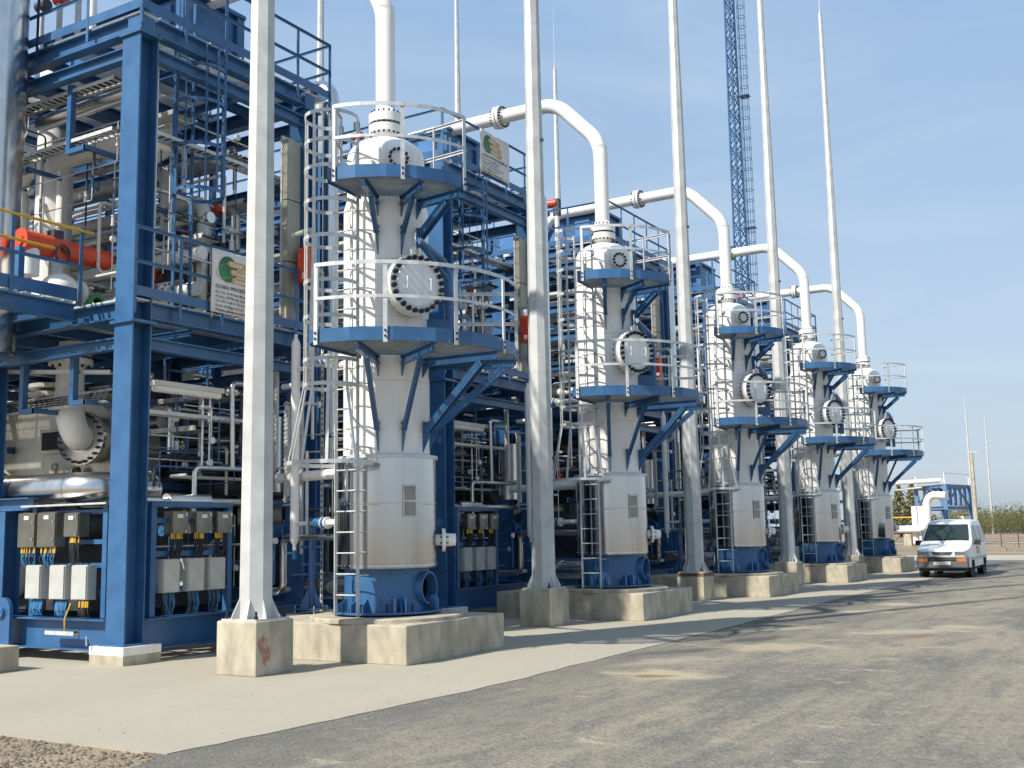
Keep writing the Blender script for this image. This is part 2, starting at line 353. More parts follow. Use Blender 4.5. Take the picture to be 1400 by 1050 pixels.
# ------------------------------------------------------------------ vessels
CX, CY = -10.34, 13.49
def pol(r, deg, z): a = R(deg); return Vector((CX+r*math.cos(a), CY+r*math.sin(a), z))
def sector_grating(z, rin, rout, a0, a1, h=.03, pitch=.042):
    mb = MB(); nb = int(2*rout/pitch)
    for i in range(nb):
        x = -rout+pitch*(i+.5); run = None; st = .02; ny = int(2*rout/st)
        for j in range(ny+1):
            y = -rout+st*j; r = math.hypot(x, y); a = math.degrees(math.atan2(y, x)); ok = rin < r < rout and a0 < a < a1
            if ok and run is None: run = y
            if (not ok or j == ny) and run is not None:
                if y-run > .05: mb.box(CX+x-.0035, CX+x+.0035, CY+run, CY+y, z-h, z)
                run = None
    for rr in np.arange(rin+.12, rout, .16):       # cross rods
        p = [pol(rr, a, z-.006) for a in np.arange(a0, a1, 6)]; mb.tube(p, .004, 4, caps=False)
    return mb
def rim(z0, z1, r, a0, a1, n, t=.012):
    mb = MB(); A = [a0+(a1-a0)*i/n for i in range(n+1)]
    for a, b in zip(A, A[1:]):
        mb.hexa([pol(r-t, a, z0), pol(r, a, z0), pol(r, b, z0), pol(r-t, b, z0), pol(r-t, a, z1), pol(r, a, z1), pol(r, b, z1), pol(r-t, b, z1)])
    return mb
def arcbar(z, r, a0, a1, n, w=.012, h=.05):
    return rim(z-h/2, z+h/2, r, a0, a1, n, w)
def hexbolt(mb, p, d, r, h, n=6): mb.cyl(p, Vector(p)+Vector(d)*h, r, n)
def flange_bolts(c, d, rr, n, r, l):
    mb = MB(); x, y, z = frame(d); c = Vector(c)
    for i in range(n):
        a = 2*math.pi*(i+.5)/n; p = c+(x*math.cos(a)+y*math.sin(a))*rr; mb.cyl(p-z*l/2, p+z*l/2, r, 6)
    return mb
def vessel():
    org = Vector((CX, CY, .62))
    t = thing('filter_vessel', '', 'vessel', org, 'white filter vessels standing in a row along the road')
    B = lambda mb, n, m, p=t, kind=None: mb.build(n, M[m], p, org if p is t else org, kind)
    def sub(mb, n, m, par, kind=None): return mb.build(n, M[m], par, org, kind)
    # skirt with a real access opening
    ao, zo, ro = 6, .985, .215
    mb = MB(); nseg, nz, r0, za, zb = 120, 20, .64, .64, 1.30
    for i in range(nseg):
        for j in range(nz):
            a = 360*(i+.5)/nseg; z = za+(zb-za)*(j+.5)/nz
            da = (a-ao+180) % 360-180
            if math.hypot(R(da)*r0, z-zo) < ro: continue
            c = []
            for rr in (r0,):
                c = [pol(rr, 360*i/nseg, za+(zb-za)*j/nz), pol(rr, 360*(i+1)/nseg, za+(zb-za)*j/nz), pol(rr, 360*(i+1)/nseg, za+(zb-za)*(j+1)/nz), pol(rr, 360*i/nseg, za+(zb-za)*(j+1)/nz)]
            mb.add(c, [(0, 1, 2, 3)], True)
    mb.lathe([(.56, .63), (.82, .63), (.82, .66), (.645, .66)], 48, (CX, CY, 0))
    sk = B(mb, 'skirt', 'blue')
    u = Vector((math.cos(R(ao)), math.sin(R(ao)), 0)); c = Vector((CX, CY, zo))
    mb = MB().lathe([(.214, .56), (.214, .735), (.238, .735), (.238, .58)], 32, c, u); sub(mb, 'access_sleeve', 'blue', sk)
    for a in (-38, -30, 12, 20, 55, -80, -95, -120):
        mb = MB(); d = Vector((math.cos(R(a)), math.sin(R(a)), 0)); s_ = Vector((-d.y, d.x, 0)); p = Vector((CX, CY, .66))+d*.64
        mb.poly([p, p+d*.15, p+d*.15+Vector((0, 0, .1)), p+Vector((0, 0, .2))], .014, s_); sub(mb, 'gusset', 'blue', sk)
    for a in (-34, -46, 16):     # anchor chair / earthing lug plates
        d = Vector((math.cos(R(a)), math.sin(R(a)), 0)); s_ = Vector((-d.y, d.x, 0)); p = Vector((CX, CY, .78))+d*.73
        mb = MB(); x, y, z = frame(s_)
        pts = [p+d*.075*math.cos(q)+Vector((0, 0, 1))*(.10*math.sin(q)) for q in np.linspace(0, math.pi, 9)]+[p-d*.075-Vector((0, 0, .12)), p+d*.075-Vector((0, 0, .12))]
        mb.poly(pts, .03, s_); sub(mb, 'lug', 'bluelt', sk)
    mb = MB()
    for a in range(0, 360, 30):
        p = pol(.74, a+7, .66); mb.cyl(p, p+Vector((0, 0, .12)), .018, 6)
    sub(mb, 'anchor_bolts', 'bolt', sk, 'stuff')
    for a, z in ((-62, 1.2), (-62, .8), (-47, .8), (-50, 1.22)):
        mb = MB(); d = Vector((math.cos(R(a)), math.sin(R(a)), 0)); p = pol(.64, a, z); mb.cyl(p, p+d*.03, .022, 8); sub(mb, 'earth_boss', 'blue', sk)
    # cladding
    mb = MB().lathe([(.655, 1.285), (.75, 1.285), (.752, 1.31), (.75, 1.33), (.75, 2.205), (.755, 2.212), (.755, 2.228), (.75, 2.235), (.75, 2.905)], 72, (CX, CY, 0))
    cl = B(mb, 'cladding', 'clad')
    sub(MB().lathe([(.751, 2.895), (.776, 2.898), (.776, 2.945), (.665, 2.965)], 72, (CX, CY, 0)), 'top_flashing', 'galv', cl)
    mb = MB()
    for a, z0, z1 in ((-30.0, 1.31, 2.20), (-33, 2.24, 2.9), (60, 1.31, 2.2), (150, 2.24, 2.9)):
        mb.obox(pol(.752, a, (z0+z1)/2), ((-math.sin(R(a)), math.cos(R(a)), 0), (0, 0, 1), (math.cos(R(a)), math.sin(R(a)), 0)), (.012, (z1-z0)/2, .004))
    sub(mb, 'lap_seam', 'clad', cl)
    mb = MB(); rnd = random.Random(5)
    for a in range(0, 360, 9):
        for z in (1.33, 2.235, 2.88): mb.cyl(pol(.749, a, z), pol(.756, a, z), .006, 5)
    sub(mb, 'rivets', 'galv', cl, 'stuff')
    a = -27; ax = ((-math.sin(R(a)), math.cos(R(a)), 0), (0, 0, 1), (math.cos(R(a)), math.sin(R(a)), 0))
    pf = sub(MB().obox(pol(.762, a, 2.26), ax, (.105, .245, .014)), 'nameplate_frame', 'galv', cl)
    mb = MB(); mb.obox(pol(.779, a, 2.375), ax, (.088, .10, .004)); mb.obox(pol(.779, a, 2.145), ax, (.088, .10, .004)); sub(mb, 'nameplate', 'cab', cl)
    # shell, head, top nozzle
    mb = MB().lathe([(.66, 2.93), (.66, 3.95), (.6605, 3.953), (.6605, 3.965), (.66, 3.968), (.66, 6.72), (.66, 6.80), (.61, 6.98), (.61, 7.64)], 72, (CX, CY, 0))
    prof = [(.61*math.cos(q), 7.64+.36*math.sin(q)) for q in np.linspace(0, 1.32, 12)]; mb.lathe(prof, 72, (CX, CY, 0), sharp=False)
    mb.lathe([(.155, 7.97), (.155, 8.02), (.165, 8.06), (.235, 8.12)], 40, (CX, CY, 0), sharp=False)
    sh = B(mb, 'shell', 'white')
    sub(MB().lathe([(.15, 8.09), (.27, 8.09), (.27, 8.21), (.20, 8.212)], 40, (CX, CY, 0)), 'top_flange', 'white', sh)
    sub(flange_bolts((CX, CY, 8.25), (0, 0, 1), .236, 18, .016, .38), 'stud_bolts', 'bolt', sh, 'stuff')
    sub(MB().lathe([(.19, 8.20), (.19, 8.26)], 32, (CX, CY, 0)), 'gasket', 'bolt', sh)
    for z in (4.05, 5.02, 5.9):    # weld lines
        sub(MB().lathe([(.66, z), (.6625, z+.006), (.66, z+.012)], 72, (CX, CY, 0)), 'weld_seam', 'offwhite', sh)
    # main manway
    am = -24.8; N = Vector((math.cos(R(am)), math.sin(R(am)), 0)); H = Vector((-N.y, N.x, 0)); c = Vector((CX, CY, 5.46))
    mw = B(MB().lathe([(.375, .45), (.375, .80), (.455, .80), (.455, .89), (.30, .89)], 48, c, N), 'manway_nozzle', 'white')
    sub(MB().lathe([(.36, .905), (.455, .905), (.455, .985), (.34, .985), (.335, .995), (0.0, .995)], 48, c, N), 'manway_cover', 'white', mw)
    sub(MB().lathe([(.40, .89), (.40, .905)], 40, c, N), 'gasket', 'bolt', mw)
    for i in range(24):
        q = 2*math.pi*(i+.5)/24; p = c+H*(.405*math.cos(q))+Vector((0, 0, .405*math.sin(q)))
        mb = MB(); mb.cyl(p+N*.72, p+N*1.07, .020, 8); mb.cyl(p+N*.986, p+N*1.04, .039, 6); mb.cyl(p+N*.745, p+N*.799, .039, 6); sub(mb, 'bolt', 'bolt', mw)
    for sx in (-.2, .2):
        p = c+H*sx+N*.995; mb = MB().tube(fillet([p+Vector((0, 0, .09)), p+N*.06+Vector((0, 0, .09)), p+N*.06-Vector((0, 0, .09)), p-Vector((0, 0, .09))], .02, 3), .009, 6); sub(mb, 'handle', 'white', mw)
    # davit
    pb = c+H*.78+N*.60; top = 6.06
    mb = MB().tube(fillet([pb+Vector((0, 0, -.62)), pb+Vector((0, 0, .46)), c+H*.02+N*.98+Vector((0, 0, .66))], .34, 8), .066, 12)
    dv = B(mb, 'davit_arm', 'blue')
    sub(MB().tube([pb+Vector((0, 0, .22)), c+H*.10+N*.94+Vector((0, 0, .64))], .045, 10), 'davit_brace', 'blue', dv)
    q = c+N*.94; mb = MB()
    for sx in (-.05, .05): mb.obox(q+H*sx+Vector((0, 0, .49)), (H, N, (0, 0, 1)), (.012, .05, .07))
    mb.cyl(q+Vector((0, 0, .46)), q+Vector((0, 0, .80)), .012, 8); sub(mb, 'eye_bolt', 'white', dv)
    mb = MB(); mb.bar(pb-Vector((0, 0, .5)), Vector((CX, CY, 4.96))+H*.45+N*.42, .12, .2); mb.bar(pb-Vector((0, 0, .08)), Vector((CX, CY, 5.38))+H*.45+N*.42, .07, .08); sub(mb, 'davit_socket', 'blue', dv)
    # upper hand hole
    ah = -38; N2 = Vector((math.cos(R(ah)), math.sin(R(ah)), 0)); H2 = Vector((-N2.y, N2.x, 0)); c2 = Vector((CX, CY, 7.46))
    hh = B(MB().lathe([(.105, .5), (.105, .66), (.165, .66), (.165, .70), (.1, .70), (.1, .71), (.165, .71), (.165, .755), (0, .757)], 32, c2, N2), 'hand_hole', 'white')
    for i in range(12):
        q = 2*math.pi*i/12; p = c2+H2*(.138*math.cos(q))+Vector((0, 0, .138*math.sin(q))); mb = MB().cyl(p+N2*.63, p+N2*.785, .0125, 6); mb.cyl(p+N2*.758, p+N2*.80, .025, 6); sub(mb, 'bolt', 'bolt', hh)
    mb = MB()
    for dz in (-.06, 0, .06): mb.cyl(c2+H2*.165+N2*.70+Vector((0, 0, dz)), c2+H2*.215+N2*.70+Vector((0, 0, dz)), .017, 8)
    sub(mb, 'hinge', 'white', hh)
    # side nozzle on the cladding
    an = 38; N3 = Vector((math.cos(R(an)), math.sin(R(an)), 0)); c3 = Vector((CX, CY, 1.68))
    nz_ = B(MB().lathe([(.085, .7), (.085, .83), (.175, .83), (.175, .88), (.10, .89), (.09, 1.04), (0, 1.045)], 28, c3, N3), 'side_nozzle', 'white')
    sub(flange_bolts(c3+N3*.86, N3, .14, 10, .012, .13), 'flange_bolts', 'bolt', nz_, 'stuff')
    sub(MB().tube(fillet([c3+N3*.95+Vector((0, 0, -.09)), c3+N3*1.05+Vector((0, 0, -.35)), c3+N3*.80+Vector((0, 0, -.55)), c3+N3*.72+Vector((0, 0, -.3))], .08, 5), .009, 6), 'earth_cable', 'black', nz_)
    # left nozzles feeding the level standpipe
    for z in (4.62, 1.98, 2.76):
        p = Vector((CX-.62, CY-.02, z)); mb = MB().cyl(p, p+Vector((-.75, .22, 0)), .05, 12); nn = B(mb, 'level_nozzle', 'white')
    for z in (4.62, 1.98):
        p = Vector((CX-.62, CY-.02, z)); d = Vector((-.96, .28, 0)).normalized()
        mb = MB()
        for q, w in ((.72, .03), (.84, .02)): mb.cyl(p+d*q, p+d*(q+w), .095, 16)
        B(mb, 'nozzle_flange', 'white')
        v = B(MB().lathe([(.05, .75), (.075, .78), (.09, .84)], 14, p, d).lathe([(.05, .9), (.085, .95), (.085, 1.08), (.05, 1.13)], 14, p, d), 'ball_valve', 'blue')
        sub(MB().lathe([(.10, .86), (.10, .90)], 14, p, d).lathe([(.10, 1.13), (.10, 1.17)], 14, p, d), 'valve_flange', 'blue', v)
        sub(MB().cyl(p+d*1.0+Vector((0, 0, .05)), p+d*1.0+Vector((0, 0, .18)), .015, 8), 'valve_stem', 'bolt', v)
    # lifting trunnion
    # platforms
    def platform(z, Ro, a0, a1, nf, posts, brk, rear):
        g = B(sector_grating(z, .70 if z < 6 else .66, Ro-.02, a0, a1), 'platform_deck', 'grate2')
        mb = rim(z-.03, z+.16, Ro, a0, a1, nf)
        for a in (a0, a1):
            mb.bar(pol(.72, a, z+.0), pol(Ro-.014, a, z+.0), .010, .14)
        sub(mb, 'rim_plate', 'blue', g)
        for a in posts:
            p = pol(Ro+.012, a, z); d = Vector((math.cos(R(a)), math.sin(R(a)), 0)); s_ = Vector((-d.y, d.x, 0))
            mb = MB().obox(p+Vector((0, 0, .51)), (s_, d, (0, 0, 1)), (.03, .005, .575)); mb.obox(p-d*.02+s_*.026+Vector((0, 0, .60)), (s_, d, (0, 0, 1)), (.004, .022, .48)); sub(mb, 'rail_post', 'galv', g)
            mb = MB()
            for dz in (.02, .10): mb.cyl(p+Vector((0, 0, dz))+d*.004, p+Vector((0, 0, dz))+d*.022, .018, 6)
            sub(mb, 'post_bolts', 'bolt', g, 'stuff')
        sub(arcbar(z+1.06, Ro+.03, posts[0], posts[-1], nf*2, .010, .055), 'top_rail', 'galv', g)
        sub(arcbar(z+.58, Ro+.03, posts[0], posts[-1], nf*2, .010, .045), 'mid_rail', 'galv', g)
        for zz, nm in ((1.06, 'top_rail'), (.58, 'mid_rail')):
            mb = MB().bar(pol(.80, a1, z+zz), pol(Ro, a1, z+zz), .05, .012); mb.bar(pol(.80, a1, z+zz-.02), pol(Ro, a1, z+zz-.02), .010, .05); sub(mb, nm, 'galv', g)
        for rr in rear:
            sub(MB().bar(pol(rr, a1, z), pol(rr, a1, z+1.06), .05, .012, (1, 0, 0)), 'rail_post', 'galv', g)
        # short return rail by the ladder gap
        for zz in (1.06, .58): sub(MB().bar(pol(Ro, posts[0], z+zz), pol(Ro-.42, posts[0]-6, z+zz), .05, .012), 'return_rail', 'galv', g)
        sub(MB().bar(pol(Ro-.42, posts[0]-6, z), pol(Ro-.42, posts[0]-6, z+1.06), .05, .012, (1, 0, 0)), 'rail_post', 'galv', g)
        for (a, ro, drop, heavy) in brk:
            d = Vector((math.cos(R(a)), math.sin(R(a)), 0)); s_ = Vector((-d.y, d.x, 0)); C0 = Vector((CX, CY, z))
            b = sub(MB().ibeam(C0+d*.70+Vector((0, 0, -.10)), C0+d*(Ro-.05)+Vector((0, 0, -.10)), .13, .09, tf=.01, tw=.008), 'bracket_beam', 'blue', g)
            w = .12 if heavy else .075
            mb = MB().bar(C0+d*ro+Vector((0, 0, -.18)), C0+d*.735+Vector((0, 0, -drop)), w, .012, d.cross(s_)); mb.bar(C0+d*ro+Vector((0, 0, -.18))+s_*(w/2-.006), C0+d*.735+Vector((0, 0, -drop))+s_*(w/2-.006), .012, w*.9)
            if heavy: mb.bar(C0+d*ro+Vector((0, 0, -.18))-s_*(w/2-.006), C0+d*.735+Vector((0, 0, -drop))-s_*(w/2-.006), .012, w*.9)
            sub(mb, 'bracket_brace', 'blue', g)
            p = C0+d*.655+Vector((0, 0, -drop))
            mb = MB().poly([p+Vector((0, 0, .16)), p+d*.12+Vector((0, 0, .14)), p+d*.13-Vector((0, 0, .06)), p-Vector((0, 0, .32))], .016, s_); sub(mb, 'clip_plate', 'blue', g)
            p2 = C0+d*.655+Vector((0, 0, -.08)); mb = MB().poly([p2+Vector((0, 0, .05)), p2+d*.12+Vector((0, 0, .05)), p2+d*.12-Vector((0, 0, .08)), p2-Vector((0, 0, .26))], .016, s_); sub(mb, 'clip_plate', 'blue', g)
            mb = MB()
            for hh_ in (.02, .10): 
                q = p+d*.08+Vector((0, 0, hh_)); mb.cyl(q-s_*.035, q+s_*.045, .014, 6)
                q = p2+d*.08+Vector((0, 0, -hh_+.04)); mb.cyl(q-s_*.035, q+s_*.045, .014, 6)
            sub(mb, 'clip_bolts', 'bolt', g, 'stuff')
        return g
    platform(4.45, 2.03, -84, 35, 7, (-81, -53, -24, 5, 34), [(-64, 1.42, 1.15, False), (-33, 1.42, 1.15, False), (2, 1.72, 1.15, True), (28, 1.80, 1.10, True)], (1.35, .95))
    platform(6.90, 1.62, -84, -5, 5, (-80, -44, -7), [(-64, 1.15, .62, False), (-33, 1.15, .62, False), (-8, 1.3, .62, True)], (1.0,))
    # ladder with cage
    xl, xr, yl = CX-.25, CX+.16, CY-.90
    mb = MB(); mb.box(xl-.006, xl+.006, yl-.032, yl+.032, .62, 8.02); mb.box(xr-.006, xr+.006, yl-.032, yl+.032, .62, 8.02)
    ld = B(mb, 'ladder_stile', 'galv')
    for i in range(24):
        z = .92+i*.30; sub(MB().cyl((xl, yl, z), (xr, yl, z), .011, 8), 'rung', 'galv', ld)
    for z in (1.2, 3.05, 4.0, 5.4, 6.3, 7.5):
        mb = MB()
        for x in (xl, xr): mb.bar((x, yl+.03, z), (x+(.02 if x == xr else .06), CY-(.62 if z > 2.95 else .7), z), .05, .012)
        sub(mb, 'stand_off', 'galv', ld)
    mx = (xl+xr)/2; cr = .40; cyc = yl-.36
    def hoop(z, r):
        pts = [(xr, yl-.03, z)]; a0, a1 = 55, -235
        for i in range(17):
            a = R(a0+(a1-a0)*i/16); pts.append((mx+r*math.cos(a), cyc+r*math.sin(a), z))
        pts.append((xl, yl-.03, z)); mb = MB()
        for p, q in zip(pts, pts[1:]): mb.bar(p, q, .008, .055)
        return sub(mb, 'cage_hoop', 'galv', ld)
    def strip(deg, z0, z1, r0=cr, r1=cr):
        a = R(deg); d = Vector((math.cos(a), math.sin(a), 0)); o = Vector((mx, cyc, 0))
        mb = MB().bar(o+d*(r0-.006)+Vector((0, 0, z0)), o+d*(r1-.006)+Vector((0, 0, z1)), .045, .008, d); sub(mb, 'cage_strip', 'galv', ld)
    for z, r in ((2.80, .62), (3.92, cr), (4.28, cr), (4.9, cr), (5.42, cr), (6.08, cr), (6.62, cr), (7.12, cr), (7.52, cr), (7.95, cr)): hoop(z, r)
    for dg in (-15, -55, -90, -125, -165):
        strip(dg, 2.80, 3.92, .62, cr); strip(dg, 3.92, 4.28)
    for dg in (-90, -125, -165, 170): strip(dg, 4.28, 7.95)
    mb = MB().box(xl-.1, xl+.02, yl-.15, yl-.02, .66, .74); mb.box(xr-.01, xr+.05, yl-.05, yl+.05, .66, .95)
    return t
VLAB = ['nearest and largest-looking white filter vessel, beside the tall mast at left',
        'second white filter vessel from the camera, right of the second mast', 'third white filter vessel from the camera, middle one of five',
        'fourth white filter vessel from the camera, last but one before the van', 'farthest white filter vessel, last of five at right near the parked van']
v0 = vessel(); v0['label'] = VLAB[0]

def elbow_pipe():
    org = Vector((CX, CY, 8.24)); t = thing('overhead_pipe', '', 'pipe', org, 'white overhead elbow pipes above the vessels')
    zt = 11.45; r = .158
    path = fillet([(CX, CY, 8.42), (CX, CY, 10.32), (CX-1.08, CY, zt), (CX-5.9, CY, zt), (CX-5.9, CY, 9.95)], .85, 9)
    cut = [p for p in path]
    MB().tube(cut, r, 24).build('pipe_run', M['white'], t, org)
    mb = MB().lathe([(.16, 8.50), (.235, 8.38)], 32, (CX, CY, 0)); mb.lathe([(.235, 8.395), (.27, 8.395), (.27, 8.255), (.20, 8.252)], 32, (CX, CY, 0)); mb.build('neck_flange', M['white'], t, org)
    fx = CX-2.6
    for q in (-.075, .02): 
        MB().lathe([(.15, q), (.268, q), (.268, q+.065), (.15, q+.065)], 32, (fx, CY, zt), (1, 0, 0)).build('pipe_flange', M['white'], t, org)
    flange_bolts((fx+.005, CY, zt), (1, 0, 0), .232, 20, .017, .28).build('stud_bolts', M['bolt'], t, org, 'stuff')
    for z in (10.2,): MB().lathe([(.158, z), (.161, z+.008), (.158, z+.016)], 24, (CX, CY, 0)).build('weld_seam', M['offwhite'], t, org)
    return t
e0 = elbow_pipe(); 
def pedestal(i):
    y = i*D; org = (CX, CY+y, 0)
    mb = MB().box(-12.55, -9.16, 12.37+y, 14.92+y, 0.0, .536); o = mb.build('concrete_pedestal', M['conc'], None, org); o.location = org
    bv = o.modifiers.new('bevel', 'BEVEL'); bv.width = .018; bv.segments = 2
    tag(o, f'{["nearest", "second", "third", "fourth", "farthest"][i]} long concrete pedestal under the {["nearest", "second", "third", "fourth", "farthest"][i]} white vessel', 'pedestal', 'concrete pedestals under the vessels')
    MB().lathe([(0, .60), (1.13, .60), (1.15, .585), (1.15, .534)], 56, (CX, CY+y, 0)).build('grout_pad', M['conc'], o, org)
for i in range(5): pedestal(i)

# ------------------------------------------------------------------ front masts
PX, PY = -10.605, 10.985
def mast(x, y, z0, base=True):
    org = Vector((x, y, z0)); t = thing('lightning_mast', '', 'mast', org)
    n = 8
    def octo(z, r): return [(x+r*math.cos(R(22.5+45*k)), y+r*math.sin(R(22.5+45*k)), z) for k in range(n)]
    lv = [(z0, .230), (z0+6.0, .194), (z0+6.001, .191), (13.5, .150), (13.501, .144), (22.0, .073)]
    mb = MB(); vs = [v for z, r in lv for v in octo(z, r)]
    mb.add(vs, [(i*n+k, i*n+(k+1) % n, (i+1)*n+(k+1) % n, (i+1)*n+k) for i in range(len(lv)-1) for k in range(n)]); mb.add(octo(22, .075), [tuple(range(n))])
    mb.build('shaft', M['pole'], t, org)
    MB().tube([(x, y, 22), (x, y, 22.3), (x, y, 25)], [.03, .02, .008], 8).build('air_terminal', M['pole'], t, org)
    if base:
        MB().box(x-.31, x+.31, y-.31, y+.31, z0-.005, z0+.018).build('base_plate', M['pole'], t, org)
        for k in range(8):
            a = R(22.5+45*k); d = Vector((math.cos(a), math.sin(a), 0)); s_ = Vector((-d.y, d.x, 0)); p = Vector((x, y, z0+.018))+d*.215
            MB().poly([p, p+d*.12, p+d*.11+Vector((0, 0, .04)), p+Vector((0, 0, .27))], .012, s_).build('gusset', M['pole'], t, org)
        for sx in (-1, 1):
            for sy in (-1, 1):
                p = Vector((x+sx*.26, y+sy*.26, z0+.018)); mb = MB().cyl(p, p+Vector((0, 0, .10)), .016, 6); mb.cyl(p, p+Vector((0, 0, .035)), .03, 6); mb.build('anchor_bolt', M['bolt'], t, org)
        MB().box(x+.155, x+.21, y-.02, y+.02, 9.6, 9.66).build('climbing_bracket', M['bolt'], t, org)
    return t
MLAB = ['nearest and thickest octagonal mast, standing left of all the vessels', 'second octagonal mast, standing just left of the second vessel', 'third octagonal mast, standing just left of the third vessel',
        'fourth octagonal mast, standing just left of the fourth vessel', 'farthest front-row mast with thin tip, left of the last vessel']
m0 = mast(PX, PY, .70); m0['group'] = 'octagonal masts along the front of the vessels'; m0['label'] = MLAB[0]
def mast_block(i):
    y = PY+i*D; org = (PX, y, 0)
    o = MB().box(PX-.353, PX+.353, y-.353, y+.353, 0, .695).build('mast_footing', M['conc'], None, org); o.location = org
    bv = o.modifiers.new('bevel', 'BEVEL'); bv.width = .02; bv.segments = 2
    lab = ['nearest square concrete footing with a reddish smear on its side', 'second square concrete footing, in front of the second pedestal', 'third square concrete footing with a rusty stained top',
           'fourth square concrete footing, between third and fourth pedestals', 'farthest square concrete footing, between the fourth and last pedestals'][i]
    tag(o, lab, 'footing', 'square concrete footings of the masts')
    if i == 0:   # reddish paint smear
        ps = []; rnd = random.Random(2)
        for k in range(18):
            q = 2*math.pi*k/18; ps.append((PX+.355, y-.20+(.07+.05*rnd.random())*math.cos(q)-.04*math.sin(q), .33+(.15+.09*rnd.random())*math.sin(q)))
        MB().add(ps, [tuple(range(18))]).build('paint_smear', M['smear'], o, org)
    if i == 2:
        ps = MB().box(PX-.356, PX+.356, y-.356, y+.356, .60, .685); ps.build('rust_stain', M['rust'], o, org)
for i in range(5): mast_block(i)

# second row of masts behind the modules
r0 = mast(-22.0, 40.9, .3, False); r0['group'] = 'thin masts behind the modules'
r0['label'] = 'thin mast with needle tip rising behind the second overhead elbow pipe'

# ------------------------------------------------------------------ process modules
MX, MY = -13.1, 10.93
YF = 15.05
def railing(parent, org, pts, z, name='railing', m='blue', post_every=.95, toe=True, top=1.08, mid=.55, mtop=None):
    """handrail along a polyline of (x, y): posts, two rails and a toe plate"""
    P = [Vector((x, y, z)) for x, y in pts]; mb = MB()
    for p, q in zip(P, P[1:]):
        if toe: mb.bar(p+Vector((0, 0, .085)), q+Vector((0, 0, .085)), .008, .15)
    rl = mb.build('toe_plate' if toe else name, M[m], parent, org) if toe else thing_part(name, parent, org)
    for p, q in zip(P, P[1:]):
        for h, nm, w in ((top, 'top_rail', .05), (mid, 'mid_rail', .045)):
            MB().bar(p+Vector((0, 0, h)), q+Vector((0, 0, h)), w, .012).bar(p+Vector((0, 0, h-.02)), q+Vector((0, 0, h-.02)), .010, .05).build(nm, M[mtop or m], rl, org)
        L = (q-p).length; k = max(1, round(L/post_every))
        for i in range(k+1):
            c = p.lerp(q, i/k); d = (q-p).normalized(); MB().bar(c+Vector((0, 0, -.25)), c+Vector((0, 0, top)), .06, .014, d.cross(Vector((0, 0, 1)))).build('rail_post', M[m], rl, org)
    return rl
def thing_part(name, parent, org):
    o = bpy.data.objects.new(name, None); COL.objects.link(o); o.parent = parent; return o
def grating_panel(x0, x1, y0, y1, z, pitch=.042, h=.03):
    mb = MB(); n = int((x1-x0)/pitch)
    for i in range(n): mb.box(x0+pitch*i, x0+pitch*i+.006, y0, y1, z-h, z)
    for y in np.arange(y0, y1+.01, .35): mb.box(x0, x1, y-.004, y+.004, z-h*.6, z-h*.2)
    for y in (y0, y1-.006): mb.box(x0, x1, y, y+.006, z-h, z)
    return mb
XS = [-13.3, -16.75, -20.2, -23.6, -27.0, -30.4]
X1 = -30.6
